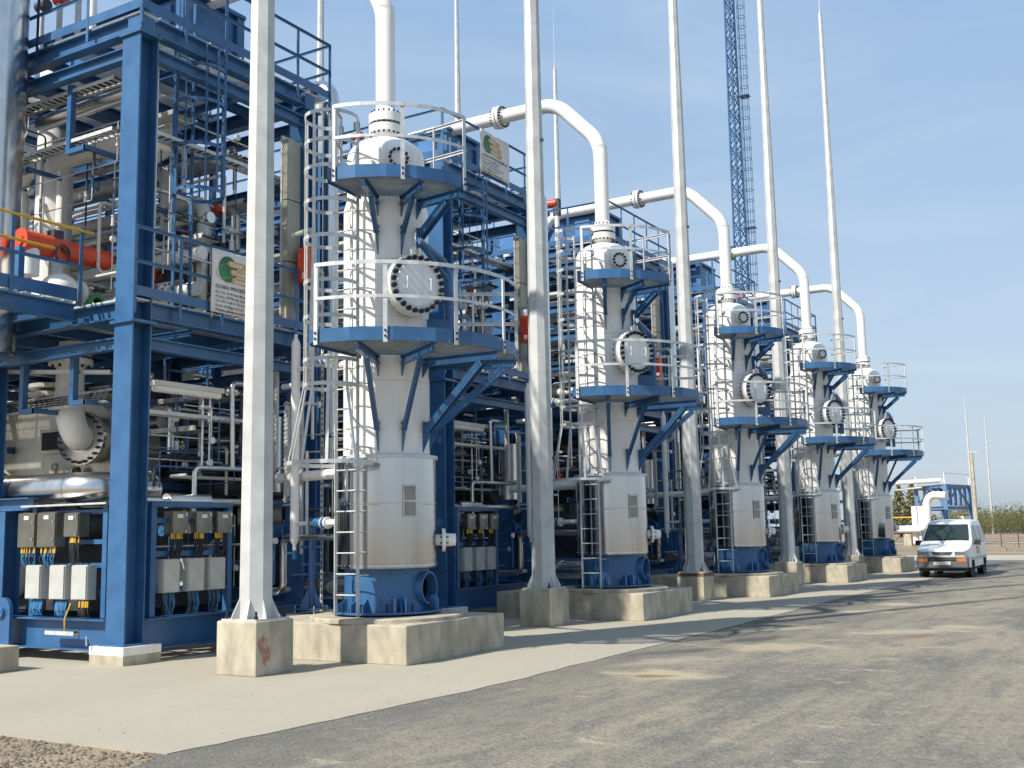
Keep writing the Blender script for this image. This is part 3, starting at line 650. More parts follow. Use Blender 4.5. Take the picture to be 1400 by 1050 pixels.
def module():
    org = Vector((MX, MY, 0)); t = thing('process_module', '', 'steel frame', org, 'blue steel process modules in a row')
    def B(mb, n, m='blue', kind=None, p=None): return mb.build(n, M[m], p or t, org, kind)
    def col(x, y, z0, z1, b=.40, h=.36):
        mb = MB()
        for s_ in (-1, 1): mb.box(x-b/2, x+b/2, y+s_*(h/2-.0125)-.0125, y+s_*(h/2-.0125)+.0125, z0, z1)
        mb.box(x-.009, x+.009, y-h/2+.026, y+h/2-.026, z0, z1); return mb
    for xi, x in enumerate(XS):
        for y in (MY+.18, YF-.18):
            c = B(col(x, y, .27, 4.985), 'lower_column'); c2 = B(col(x, y, 5.035, 9.53), 'upper_column')
            B(MB().box(x-.25, x+.25, y-.23, y+.23, 4.987, 5.033), 'splice_plate', p=c)
            mb = MB()
            for sx in (-1, 1):
                for sy in (-1, 1): mb.cyl((x+sx*.12, y+sy*.08, 4.93), (x+sx*.12, y+sy*.08, 5.09), .018, 6)
            B(mb, 'splice_bolts', 'bolt', 'stuff', c)
            B(MB().box(x-.24, x+.24, y-.22, y+.22, 9.532, 9.57), 'cap_plate', p=c2)
            B(MB().box(x-.15, x+.15, y-.13, y+.13, 9.572, 9.86), 'stub', p=c2)
            B(MB().box(x-.27, x+.27, y-.25, y+.25, .255, .285), 'base_plate', p=c)
    # right face, left face, near and far long faces
    xr = MX-.10
    def ring(z0, z1, b, nm):
        h = z1-z0; z = (z0+z1)/2
        B(MB().ibeam((xr, MY+.37, z), (xr, YF-.37, z), h, b), nm); 
        for y in (MY+.12, YF-.12):
            for xa, xb in zip(XS, XS[1:]): B(MB().ibeam((xa-.21, y, z), (xb+.21, y, z), h, b), nm)
        for x in XS[1:]: B(MB().ibeam((x, MY+.37, z), (x, YF-.37, z), h, b), nm)
    ring(.17, .62, .30, 'base_beam'); ring(5.08, 5.34, .20, 'deck_beam'); ring(4.62, 4.80, .16, 'tie_beam'); ring(9.60, 9.87, .20, 'deck_beam'); ring(9.20, 9.40, .16, 'tie_beam')
    for z in (5.20, 9.70):
        for x in (-14.45, -15.6, -17.9, -19.05, -21.3, -22.5, -24.8, -26, -28.2): B(MB().ibeam((x, MY+.24, z), (x, YF-.24, z), .18, .1), 'joist')
    for y in (MY+1.4, MY+2.75):
        for z in (5.17, 9.67): B(MB().ibeam((XS[0]-.1, y, z-.12), (X1, y, z-.12), .12, .08), 'stringer')
    # decks
    for z, skip in ((5.375, ()), (9.905, ())):
        y0 = MY+.02; y1 = YF+.25
        w = 1.16
        for i in range(15):
            x1_ = MX+.02-i*w
            ya = y0 + (.75 if (z > 9 and i in (2, 3, 6)) else 0); yb = y1 - (.9 if (z > 9 and i in (1, 4, 7)) else 0)
            B(grating_panel(x1_-w+.012, x1_, ya, yb, z), 'grating_panel', 'grate')
    # handrails
    for z in (5.385, 9.915):
        railing(t, org, [(MX+.03, MY+.0), (MX+.03, YF+.28)], z)
    railing(t, org, [(MX+.03, MY-.02), (-15.6, MY-.02), (-30.4, MY-.02)], 9.915, post_every=1.25)
    railing(t, org, [(MX+.03, YF+.28), (-30.4, YF+.28)], 9.915, post_every=1.6)
    railing(t, org, [(-16.9, MY-.02), (-30.4, MY-.02)], 5.385, post_every=1.6)
    # caged ladder inside the near bay
    xl = MX-.70; ya, yb = 12.30, 12.66
    mb = MB().box(xl-.03, xl+.03, ya-.012, ya+.012, 5.4, 10.9).box(xl-.03, xl+.03, yb-.012, yb+.012, 5.4, 10.9)
    ld = B(mb, 'caged_ladder')
    for i in range(16): B(MB().cyl((xl, ya, 5.65+.3*i), (xl, yb, 5.65+.3*i), .012, 6), 'rung', p=ld)
    cxm, cym, rr = xl+.36, (ya+yb)/2, .42
    for z in (7.4, 8.15, 8.9, 9.5):
        pts = [(cxm-rr*math.cos(a), cym+rr*math.sin(a), z) for a in np.linspace(R(28), R(332), 15)]; mb = MB()
        for p, q in zip(pts, pts[1:]): mb.bar(p, q, .008, .06)
        B(mb, 'cage_hoop', p=ld)
    for a in (60, 105, 150, 180, 210, 255, 300):
        p = Vector((cxm-rr*math.cos(R(a)), cym+rr*math.sin(R(a)), 0)); B(MB().bar(p+Vector((0, 0, 7.4)), p+Vector((0, 0, 9.85)), .045, .01, (math.cos(R(a)), math.sin(R(a)), 0)), 'cage_strip', p=ld)
    # panel rack posts on the right face
    for y in (11.48, 13.03): B(MB().box(MX-.16, MX-.06, y-.05, y+.05, .63, 2.25), 'rack_post')
    for z in (1.55, 1.02, 2.05): B(MB().box(MX-.17, MX-.13, 11.54, 12.97, z-.04, z+.04), 'rack_rail')
    B(MB().box(MX-.2, MX-.05, 11.43, 13.08, 2.255, 2.33), 'rack_rail')
    # intermediate beams deeper in
    for z in (6.55, 7.35, 8.2):
        B(MB().ibeam((XS[1]+.21, YF-.14, z), (XS[0]-.21, YF-.14, z), .2, .14), 'side_beam')
        B(MB().ibeam((XS[2]+.21, YF-.14, z), (XS[1]-.21, YF-.14, z), .2, .14), 'side_beam')
    return t
MODN = ['nearest blue steel process module, filling the left of the picture', 'second blue steel process module, behind the nearest vessel', 'third blue steel process module, behind the second vessel',
        'fourth blue steel process module, behind the third vessel', 'farthest blue steel process module, behind the fourth vessel']
mod0 = module(); mod0['label'] = MODN[0]
def near_face_extra(i):
    """long-face beams of modules 2-5 facing the camera"""
    src = None
# plinths
def plinth(i):
    for x, nm in ((XS[0], 'front'), (XS[1], 'rear')):
        y = MY+.18+i*DM; org = (x, y, 0)
        o = MB().box(x-.36, x+.36, y-.32, y+.36, 0, .14).build('plinth', M['conc'], None, org); o.location = org
        MB().box(x-.363, x+.363, y-.323, y+.363, .14, .256).build('painted_cap', M['white'], o, org)
        tag(o, f'low white-topped concrete plinth under the {nm} corner column of the {ORD[i]} module', 'plinth', 'plinths under the steel modules')
for i in range(5): plinth(i)

KIT = []      # (root, per-module or per-vessel, label maker)
def kit(root, spacing, lab):
    KIT.append((root, spacing, lab)); root['label'] = lab(0); return root
def pos_words(i): return ['the nearest module', 'the second module', 'the third module', 'the fourth module', 'the farthest module'][i]
def ves_words(i): return ['the nearest vessel', 'the second vessel', 'the third vessel', 'the fourth vessel', 'the farthest vessel'][i]
def pipe(name, pts, r, m, lab, rad=None, n=14, flanges=(), spacing=None, group=None, cat='pipe', bands=None, once=False):
    """a pipe run as one thing; flanges: (point, axis, radius, thickness)"""
    org = Vector(pts[0]); t = thing(name, lab if isinstance(lab, str) else lab(0), cat, org, group)
    path = fillet(pts, rad or r*3, 7); MB().tube(path, r, n).build('pipe_run', M[m], t, org)
    for (c, d, fr, th) in flanges:
        c = Vector(c); d = Vector(d).normalized()
        MB().lathe([(r*.9, -th), (fr, -th), (fr, th), (r*.9, th)], 24, c, d).build('flange', M['white' if m in ('white', 'offwhite') else m], t, org)
        flange_bolts(c, d, fr*.83, 10, fr*.07, th*4).build('flange_bolts', M['bolt'], t, org, 'stuff')
    if bands:
        L = 0; mb = MB()
        for a, b in zip(path, path[1:]):
            seg = (b-a).length; L += seg
            if L > bands and seg > .01:
                d = (b-a).normalized(); mb.lathe([(r, -.02), (r*1.025, -.018), (r*1.025, .018), (r, .02)], 20, b, d); L = 0
        if mb.v: mb.build('band', M[m], t, org)
    if spacing: KIT.append((t, spacing, lab))
    return t
def cabinet(x, y, z, w, h, dep, face, m, lab, spacing=None, group=None, top_label=True, cat='cabinet'):
    """wall box; face 'x' faces +X, 'y' faces -Y; (x,y,z) centre of the front face"""
    org = Vector((x, y, z)); t = thing('junction_cabinet', lab if isinstance(lab, str) else lab(0), cat, org, group)
    if face == 'x': d, s_ = Vector((1, 0, 0)), Vector((0, 1, 0))
    else: d, s_ = Vector((0, -1, 0)), Vector((1, 0, 0))
    up = Vector((0, 0, 1))
    MB().obox(org-d*dep/2, (s_, up, d), (w/2, h/2, dep/2-.012)).build('body', M[m], t, org)
    MB().obox(org-d*.002, (s_, up, d), (w/2-.012, h/2-.012, .012)).build('door', M[m], t, org)
    if top_label:
        MB().obox(org+d*.012+up*(h/2-.075), (s_, up, d), (.055, .028, .003)).build('label_plate', M['plate'], t, org)
        for zz in (.12, -.14): MB().obox(org+d*.018+s_*(w/2-.05)+up*zz, (s_, up, d), (.012, .022, .008)).build('latch', M['chrome'], t, org)
    if spacing: KIT.append((t, spacing, lab))
    return t
def cables(x, y, z0, z1, w, face, lab, spacing=None, cols=('bluecable', 'black', 'yellow'), group=None):
    org = Vector((x, y, z0)); t = thing('cable_bundle', lab if isinstance(lab, str) else lab(0), 'cables', org, group)
    rnd = random.Random(int(abs(x*100+y*37+z0*11))); s_ = Vector((0, 1, 0)) if face == 'x' else Vector((1, 0, 0)); d = Vector((1, 0, 0)) if face == 'x' else Vector((0, -1, 0))
    for ci, c in enumerate(cols):
        mb = MB()
        for i in range(13 if c != 'yellow' else 8):
            a = rnd.uniform(-w/2, w/2); b = a*.6+rnd.uniform(-.06, .06); zz = z0-rnd.uniform(0, .05)
            if c == 'yellow':
                mb.tube([org+s_*a+d*.03+Vector((0, 0, 0)), org+s_*a+d*.035+Vector((0, 0, -.09))], .013, 6)
            else:
                mb.tube([org+s_*a, org+s_*a+d*.02+Vector((0, 0, -.12)), org+s_*(a*.6+b*.4)+d*rnd.uniform(-.02, .05)+Vector((0, 0, -(z0-z1)*.6)), org+s_*b+Vector((0, 0, z1-z0))], .011, 6)
        mb.build({'bluecable': 'blue_cables', 'black': 'black_cables', 'yellow': 'yellow_glands'}[c], M[c], t, org, 'stuff')
    if spacing: KIT.append((t, spacing, lab))
    return t
def tray(pts, w, lab, side=(0, 0, 1), group='cable trays', m='galv', spacing=None):
    """perforated cable tray as rails and rungs"""
    org = Vector(pts[0]); t = thing('cable_tray', lab if isinstance(lab, str) else lab(0), 'cable tray', org, group)
    up = Vector(side)
    mb = MB(); rg = MB(); cb = MB()
    for p, q in zip(pts, pts[1:]):
        p, q = Vector(p), Vector(q); d = (q-p).normalized(); n = d.cross(up).normalized(); L = (q-p).length
        for s_ in (-1, 1): mb.bar(p+n*s_*w/2, q+n*s_*w/2, .006, .06, up)
        k = int(L/.14)
        for i in range(k+1): c = p+d*(.14*i); rg.bar(c-n*w/2, c+n*w/2, .05, .006, up)
        for i in range(4): o = n*(w*(i-1.5)/5); cb.tube([p+o+up*.02, q+o+up*.02], .012, 5)
    mb.build('tray_sides', M[m], t, org); rg.build('tray_rungs', M[m], t, org, 'stuff'); cb.build('tray_cables', M['dark'], t, org, 'stuff')
    if spacing: KIT.append((t, spacing, lab))
    return t
W3 = ['left', 'middle', 'right']
# -- right-face cabinets of every module
for j, y in enumerate((11.94, 12.43, 12.87)):
    w = (.32, .34, .34)[j]
    cabinet(MX-.02, y, 2.02, w, .34, .18, 'x', 'cab', (lambda i, j=j: f'{W3[j]} of three small stainless control boxes on the road side of {pos_words(i)}'), DM, 'upper stainless control boxes')
    cabinet(MX-.02, y-.14, 1.22, w, .50, .18, 'x', 'grey', (lambda i, j=j: f'{W3[j]} of three tall grey junction boxes low on the road side of {pos_words(i)}'), DM, 'lower grey junction boxes', False)
    cables(MX-.08, y-.03, 1.86, 1.48, w*.8, 'x', (lambda i, j=j: f'cables with yellow glands hanging below the {W3[j]} stainless box of {pos_words(i)}'), DM, ('black', 'yellow'), 'cable bundles on the modules')
    cables(MX-.08, y-.14, .96, .64, w*.7, 'x', (lambda i, j=j: f'cables hanging below the {W3[j]} lower grey box of {pos_words(i)}'), DM, ('bluecable', 'black'), 'cable bundles on the modules')
# -- camera-side cabinets of the nearest module only
for j, (x, w, h, z) in enumerate(((-15.36, .42, .53, 1.945), (-14.88, .44, .53, 1.945), (-14.30, .34, .36, 2.01))):
    cabinet(x, MY-.03, z, w, h, .2, 'y', 'cab', f'{W3[j]} of three stainless control cabinets facing the camera at far left', None, 'upper cabinets at far left')
    cables(x, MY+.04, z-h/2, 1.38, w*.8, 'y', f'coloured cables with yellow glands under the {W3[j]} stainless cabinet at far left', None, ('bluecable', 'black', 'yellow') if j < 2 else ('black', 'yellow'), 'cable bundles at far left')
for j, x in enumerate((-15.16, -14.59, -14.08)):
    cabinet(x, MY-.03, 1.155, .35, .51, .18, 'y', 'grey', f'{W3[j]} of three sunlit grey junction boxes facing the camera at far left', None, 'lower grey boxes at far left', False)
    cables(x+.05, MY+.03, .88, .66, .26, 'y', f'cable tails curving below the {W3[j]} sunlit grey box at far left', None, ('bluecable', 'bluecable') if j < 2 else ('black', 'yellow'), 'cable bundles at far left')
rk = thing('cabinet_rack', 'blue steel rack holding the six cabinets at far left', 'rack', (-15.42, MY+.2, .62))
for x in (-15.42, -13.75): MB().box(x-.05, x+.05, MY+.14, MY+.24, .63, 2.3).build('rack_post', M['blue'], rk, (-15.42, MY+.2, .62))
for z in (1.4, 1.0, 1.75, 2.2): MB().box(-15.36, -13.81, MY+.19, MY+.24, z-.035, z+.035).build('rack_rail', M['blue'], rk, (-15.42, MY+.2, .62))
MB().box(-15.6, -13.6, MY+.02, MY+.3, 2.302, 2.33).build('rack_hood', M['galv'], rk, (-15.42, MY+.2, .62))
# -- fluorescent lamp under the mid deck
def lamp(i=0):
    org = Vector((-13.6, 11.76, 4.2)); t = thing('strip_lamp', '', 'lamp', org, 'unlit strip lamps under the decks')
    MB().box(-13.69, -13.51, 11.76, 13.2, 4.16, 4.24).build('housing', M['offwhite'], t, org); MB().tube([(-13.6, 11.80, 4.13), (-13.6, 13.16, 4.13)], .07, 12).build('diffuser', M['white'], t, org)
    for y in (12.0, 12.9): MB().bar((-13.6, y, 4.24), (-13.6, y, 4.62), .03, .03).build('hanger', M['blue'], t, org)
    return t
kit(lamp(), DM, lambda i: f'unlit white strip lamp hanging under the lower deck of {pos_words(i)}')
# -- pipework in every module
G = 'process pipes in the modules'
pipe('stainless_pipe', [(-13.5, 12.57, 1.9), (-13.5, 12.57, 2.90), (-13.5, 15.2, 2.93)], .04, 'clad2', lambda i: f'thin stainless pipe with a square elbow above the control boxes of {pos_words(i)}', .1, spacing=DM, group=G)
pipe('stainless_pipe', [(-13.5, 13.40, 2.93), (-13.5, 13.36, 4.36), (-13.5, 14.0, 4.36)], .042, 'clad2', lambda i: f'upright stainless riser with an elbow on top on the road side of {pos_words(i)}', .1, spacing=DM, group=G)
pipe('insulated_pipe', [(-13.55, 11.4, 2.36), (-13.55, 12.0, 2.36), (-13.55, 15.0, 2.36)], .06, 'clad2', lambda i: f'horizontal silver pipe just above the boxes of {pos_words(i)}', spacing=DM, group=G)
pipe('silver_drum', [(-13.52, 12.02, 2.36), (-13.52, 12.88, 2.36)], .115, 'clad2', lambda i: f'short fat silver drum on the pipe above the boxes of {pos_words(i)}', n=20, spacing=DM, group='silver drums')
pipe('vertical_separator', [(-13.75, 14.55, 2.55), (-13.75, 14.55, 3.85)], .30, 'clad2', lambda i: f'upright polished silver cylinder by the far column of {pos_words(i)}', n=28, bands=.4, spacing=DM, group='upright silver cylinders', cat='vessel')
pipe('drain_pipe', [(-13.4, 15.6, 1.75), (-13.4, 14.95, 1.75), (-13.4, 14.95, .86), (-13.4, 14.2, .86)], .05, 'offwhite', lambda i: f'bent white drain pipe low at the far corner of {pos_words(i)}', .12, spacing=DM, group=G)
pipe('flanged_valve', [(-13.6, 14.25, 1.88), (-13.6, 14.75, 1.88), (-13.6, 15.2, 1.7)], .11, 'blue', lambda i: f'blue valve body with a white bolted flange low in {pos_words(i)}', .2, n=16, flanges=[((-13.6, 14.30, 1.88), (0, 1, .0), .2, .03)], spacing=DM, group='blue valves')
pipe('silver_vent', [(-13.25, 15.58, 3.0), (-13.25, 15.58, 10.32), (-14.4, 15.58, 10.32), (-14.4, 15.58, 9.95)], .155, 'clad2', lambda i: f'silver clad duct bending over the far end of the top deck on {pos_words(i)}', .30, n=22, bands=.9, spacing=DM, group='silver clad ducts')
for (x, y, r, z0, z1) in ((-15.5, 12.6, .20, 5.4, 9.2), (-18.2, 13.4, .24, 5.4, 9.5)):
    pass
pipe('white_header', [(-13.9, 12.9, 5.95), (-23, 12.9, 5.95)], .12, 'offwhite', lambda i: f'white header pipe lying along the lower deck of {pos_words(i)}', spacing=DM, group=G, flanges=[((-14.6, 12.9, 5.95), (1, 0, 0), .2, .03)])
pipe('silver_header', [(-13.9, 13.6, 6.1), (-23, 13.6, 6.1)], .17, 'clad2', lambda i: f'polished silver header pipe along the lower deck of {pos_words(i)}', spacing=DM, group=G, bands=.8, n=18)
pipe('white_header', [(-14.2, 12.4, 8.55), (-18, 12.4, 8.55), (-18, 12.4, 5.4)], .11, 'offwhite', lambda i: f'white pipe high under the top deck of {pos_words(i)}', .3, spacing=DM, group=G)
pipe('silver_header', [(-14.0, 13.3, 7.3), (-22, 13.3, 7.3)], .10, 'clad2', lambda i: f'thin silver pipe halfway up between the decks of {pos_words(i)}', spacing=DM, group=G)
pipe('grey_riser', [(-14.6, 12.2, 5.4), (-14.6, 12.2, 8.0), (-14.6, 12.8, 8.5), (-14.6, 12.8, 9.1)], .13, 'offwhite', lambda i: f'flanged white riser behind the caged ladder of {pos_words(i)}', .25, spacing=DM, group=G, flanges=[((-14.6, 12.2, 7.3), (0, 0, 1), .22, .03), ((-14.6, 12.2, 7.0), (0, 0, 1), .22, .03)])
tray([(-13.7, 11.4, 8.25), (-13.7, 15.0, 8.25)], .3, lambda i: f'cable tray slung under the top deck edge of {pos_words(i)}', spacing=DM)
tray([(-13.75, 11.4, 3.75), (-13.75, 15.0, 3.75)], .25, lambda i: f'cable tray running along under the lower deck of {pos_words(i)}', spacing=DM)
def duct():
    org = Vector((-13.65, 14.75, 5.5)); t = thing('cable_duct', '', 'cable duct', org, 'upright beige cable ducts')
    for k in range(3): MB().box(-13.30, -13.18, 14.33, 14.66, 5.5+1.13*k, 6.61+1.13*k).build('cover', M['duct'], t, org)
    MB().box(-13.34, -13.301, 14.31, 14.68, 5.45, 8.95).build('back_plate', M['galv'], t, org)
    return t
kit(duct(), DM, lambda i: f'upright beige cable duct beside the far column of {pos_words(i)}')
# big dark machine volumes inside the lower storey
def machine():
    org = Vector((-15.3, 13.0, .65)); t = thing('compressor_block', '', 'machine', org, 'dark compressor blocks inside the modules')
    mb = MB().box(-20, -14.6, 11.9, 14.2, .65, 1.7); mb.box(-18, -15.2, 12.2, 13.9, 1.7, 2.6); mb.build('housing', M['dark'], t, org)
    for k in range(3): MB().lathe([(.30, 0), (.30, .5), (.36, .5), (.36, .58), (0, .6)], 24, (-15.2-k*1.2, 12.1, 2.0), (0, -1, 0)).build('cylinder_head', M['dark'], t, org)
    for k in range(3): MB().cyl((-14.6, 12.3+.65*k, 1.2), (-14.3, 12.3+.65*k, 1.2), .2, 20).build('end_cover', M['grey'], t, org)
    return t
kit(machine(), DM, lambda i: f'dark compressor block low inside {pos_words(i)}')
# bundled pipework filling the storeys
def bundle(seed, z0, z1, y0, y1, n, label, trays, boxes):
    rnd = random.Random(seed); org = Vector((-14.2, (y0+y1)/2, z0)); t = thing('pipe_bundle', '', 'pipework', org, 'racked pipework inside the modules')
    for k in range(n):
        z = z0+(z1-z0)*(k+.5)/n+rnd.uniform(-.08, .08); y = rnd.uniform(y0, y1); r = rnd.choice([.03, .04, .05, .07, .09, .12, .16])
        xa = -13.9-rnd.uniform(0, 1.2); xb = -30+rnd.uniform(0, 3); pts = [(xa, y, z), (xb, y, z)]
        if rnd.random() < .55: pts = [(xa, y, max(z0, z-rnd.uniform(.5, 1.5))), (xa, y, z), (xb, y, z)]
        m = rnd.choice(['clad2', 'clad2', 'offwhite', 'white', 'galv', 'dark', 'alu'] if z0 > 5 else ['clad2', 'dark', 'dark', 'dark', 'alu'])  # lower storey: mostly near-black pipes, interior shade put into their colour
        mb = MB().tube(fillet(pts, r*2.5, 5), r, 12)
        for q in range(3):
            x = xa-1-rnd.uniform(0, 9); mb.lathe([(r, -.03), (r*1.7, -.03), (r*1.7, .03), (r, .03)], 14, (x, y, z), (1, 0, 0))
        mb.build('pipe_run', M[m], t, org)
    for k in range(n//3):
        x = -14.6-rnd.uniform(0, 12); y = rnd.uniform(y0, y1); r = rnd.choice([.04, .06, .10, .15])
        MB().cyl((x, y, z0), (x, y, z1), r, 12).build('riser', M[rnd.choice(['clad2', 'offwhite', 'galv', 'dark'] if z0 > 5 else ['dark', 'clad2'])], t, org)  # lower risers coloured dark too, standing in for the shade there
    for z, y, w in trays:
        mb = MB()
        for sy in (-1, 1): mb.bar((-13.9, y+sy*w/2, z), (-30, y+sy*w/2, z), .006, .08)
        mb.box(-30, -13.9, y-w/2+.005, y+w/2-.005, z-.035, z-.03); mb.build('tray', M['galv'], t, org)
        mb = MB()
        for q in range(6): yy = y-w/2+w*(q+.5)/6; mb.tube([(-13.85, yy, z-.005), (-22, yy+rnd.uniform(-.03, .03), z+.01), (-30, yy, z)], .02, 5)
        mb.build('tray_cables', M['black'], t, org, 'stuff')
    for (x0, x1, ya, yb, za, zb, m) in boxes: MB().box(x0, x1, ya, yb, za, zb).build('equipment_box', M[m], t, org)
    for x in (-15.5, -18.5, -21.9, -25.3, -28.7):
        for z in np.linspace(z0+.3, z1-.2, 3): MB().ibeam((x, y0-.25, z-.1), (x, y1+.2, z-.1), .12, .08).build('support_beam', M['blue'], t, org)
        MB().box(x-.05, x+.05, y1+.2, y1+.3, z0, z1).build('support_post', M['blue'], t, org)
    return t
kit(bundle(11, 5.5, 9.1, 13.0, 14.5, 17, '', [(8.9, 12.6, .5), (8.55, 13.9, .6), (7.75, 14.2, .5), (6.9, 13.2, .4)],
    [(-15.6, -14.7, 13.3, 14.3, 5.41, 6.5, 'dark'), (-18.5, -17.6, 12.6, 14.2, 5.41, 7.0, 'alu'), (-21.5, -19.5, 12.8, 14.4, 5.41, 6.4, 'dark'), (-25.5, -23.8, 12.4, 14.4, 5.41, 7.4, 'alu'), (-29.5, -27.5, 12.2, 14.5, 5.41, 7.6, 'dark')]),
    DM, lambda i: f'tangle of pipes and trays between the two decks of {pos_words(i)}')
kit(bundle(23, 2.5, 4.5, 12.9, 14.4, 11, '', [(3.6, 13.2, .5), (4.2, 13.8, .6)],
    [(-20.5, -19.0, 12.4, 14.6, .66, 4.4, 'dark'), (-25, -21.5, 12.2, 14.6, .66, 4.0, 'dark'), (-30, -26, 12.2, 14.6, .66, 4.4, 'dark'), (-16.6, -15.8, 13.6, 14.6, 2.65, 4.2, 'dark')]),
    DM, lambda i: f'pipework coloured dark for shade, and trays, under the lower deck of {pos_words(i)}')
def tubing(seed, x0, x1, y0, y1, z0, z1, n):
    rnd = random.Random(seed); org = Vector((x0, y0, z0)); t = thing('instrument_tubing', '', 'tubing', org, 'small-bore tubing on the module faces')
    for k in range(n):
        P = [Vector((rnd.uniform(x0, x1), rnd.uniform(y0, y1), rnd.uniform(z0, z1)))]; ax = rnd.choice([1, 2])
        for q in range(rnd.randint(1, 3)):
            v = P[-1].copy(); lo, hi = ((x0, x1), (y0, y1), (z0, z1))[ax]; v[ax] = rnd.uniform(lo, hi)
            if abs(v[ax]-P[-1][ax]) < .3: break
            P.append(v); ax = rnd.choice([a_ for a_ in (0, 1, 2) if a_ != ax])
        if len(P) < 2: continue
        r = rnd.choice([.010, .012, .016, .022, .030]); MB().tube(fillet(P, r*4, 4), r, 8).build('tube_run', M[rnd.choice(['galv', 'clad2', 'clad2', 'offwhite', 'dark', 'blue'])], t, org)
        if k % 2 == 0:
            p = P[0].lerp(P[1], rnd.uniform(.3, .7)); d = (P[1]-P[0]).normalized(); mb = MB().cyl(p-d*.07, p+d*.07, r*2.2, 10); mb.lathe([(r, -.09), (r*2.8, -.09), (r*2.8, -.07), (r, -.07)], 12, p, d).lathe([(r, .07), (r*2.8, .07), (r*2.8, .09), (r, .09)], 12, p, d)
            mb.cyl(p, p+frame(d)[0]*.12, .012, 6).lathe([(.03, 0), (.045, .005), (.03, .01)], 12, p+frame(d)[0]*.12, frame(d)[0]); mb.build('needle_valve', M[rnd.choice(['galv', 'blue', 'dark', 'galv', 'dark', 'red'])], t, org)
        if k % 5 == 0:
            p = P[-1]; MB().lathe([(0, 0), (.055, 0), (.055, .04), (0, .04)], 18, p, (1, 0, 0)).build('dial_gauge', M['plate'], t, org)
    return t
kit(tubing(31, -14.5, -13.55, 11.5, 14.7, 2.5, 4.5, 46), DM, lambda i: f'small tubing and valves on the lower storey face of {pos_words(i)}')
kit(tubing(37, -15.4, -13.75, 11.6, 14.7, 5.5, 8.9, 60), DM, lambda i: f'small tubing and valves on the upper storey face of {pos_words(i)}')
kit(tubing(41, -13.3, -11.7, 13.9, 15.2, .9, 4.4, 22), D, lambda i: f'thin tubing and small valves left of {ves_words(i)}')
kit(tubing(43, -14.4, -13.6, 11.4, 14.8, .75, 2.2, 22), DM, lambda i: f'thin tubing low behind the junction boxes of {pos_words(i)}')
tb = tubing(52, -17.4, -14.0, 11.3, 12.2, 6.9, 9.0, 26); tb['label'] = 'thin tubing and small valves crossing the camera side at far left'
pipe('beige_conduit', [(-13.36, 11.47, 5.5), (-13.36, 11.47, 9.2)], .05, 'offwhite', lambda i: f'beige upright conduit close behind the near column of {pos_words(i)}', spacing=DM, group=G)
# top deck cooler box and shutdown valve
def cooler():
    org = Vector((-14.9, 13.5, 9.92)); t = thing('cooler_box', '', 'equipment', org, 'blue cooler boxes on the top decks')
    x0, x1, y0, y1, z0, z1 = -18.2, -14.3, 12.85, 14.15, 9.92, 11.35
    for x in (x0, x1):
        for y in (y0, y1): MB().box(x-.09, x+.09, y-.09, y+.09, z0, z1).build('post', M['blue'], t, org)
    MB().box(x0+.1, x1-.1, y0+.02, y1-.02, 10.55, 11.3).build('tube_bank', M['blue'], t, org)
    MB().box(x1-.03, x1+.02, y0+.1, y1-.1, 10.5, 11.33).build('end_panel', M['blue'], t, org)
    MB().box(x0-.05, x1+.12, y0-.1, y1+.1, 11.35, 11.42).build('top_frame', M['blue'], t, org)
    for k in range(4):
        x = x1-.55-k*.9; MB().box(x-.25, x+.25, y0-.03, y0+.015, 10.62, 11.2).build('side_panel', M['bluelt'], t, org)
    for k in range(5): MB().cyl((x1-.3-k*.7, y0-.25, 10.1), (x1-.3-k*.7, y0-.25, 10.45), .12, 14).build('header_plug', M['white'], t, org)
    return t
kit(cooler(), DM, lambda i: f'blue cooler box on the top deck of {pos_words(i)}')
def esd():
    org = Vector((-15.0, 11.5, 9.92)); t = thing('shutdown_valve', '', 'valve', org, 'red actuated valves on the top decks')
    MB().cyl((-15, 11.5, 9.92), (-15, 11.5, 11.0), .07, 12).build('body', M['white'], t, org)
    MB().lathe([(.13, -.32), (.13, .0), (.05, .01), (0, .01)], 18, (-15, 11.5, 11.38), (1, .2, 0)).build('actuator', M['red'], t, org)
    MB().box(-15.1, -14.9, 11.42, 11.58, 11.0, 11.5).build('bracket', M['dark'], t, org)
    for k in range(3):
        x = -15.5-k*.5; MB().cyl((x, 11.6, 10.0), (x, 11.6, 11.3), .05, 10).build('valve_stem', M['galv'], t, org); MB().cyl((x-.1, 11.6, 11.15), (x+.16, 11.6, 11.15), .10, 12).build('relief_valve', M['red' if k == 1 else 'dark'], t, org)
        MB().cyl((x, 11.6, 11.3), (x, 11.6, 11.5), .08, 10).build('valve_cap', M['dark'], t, org)
    return t
kit(esd(), DM, lambda i: f'red and dark actuated valves standing on the top deck of {pos_words(i)}')

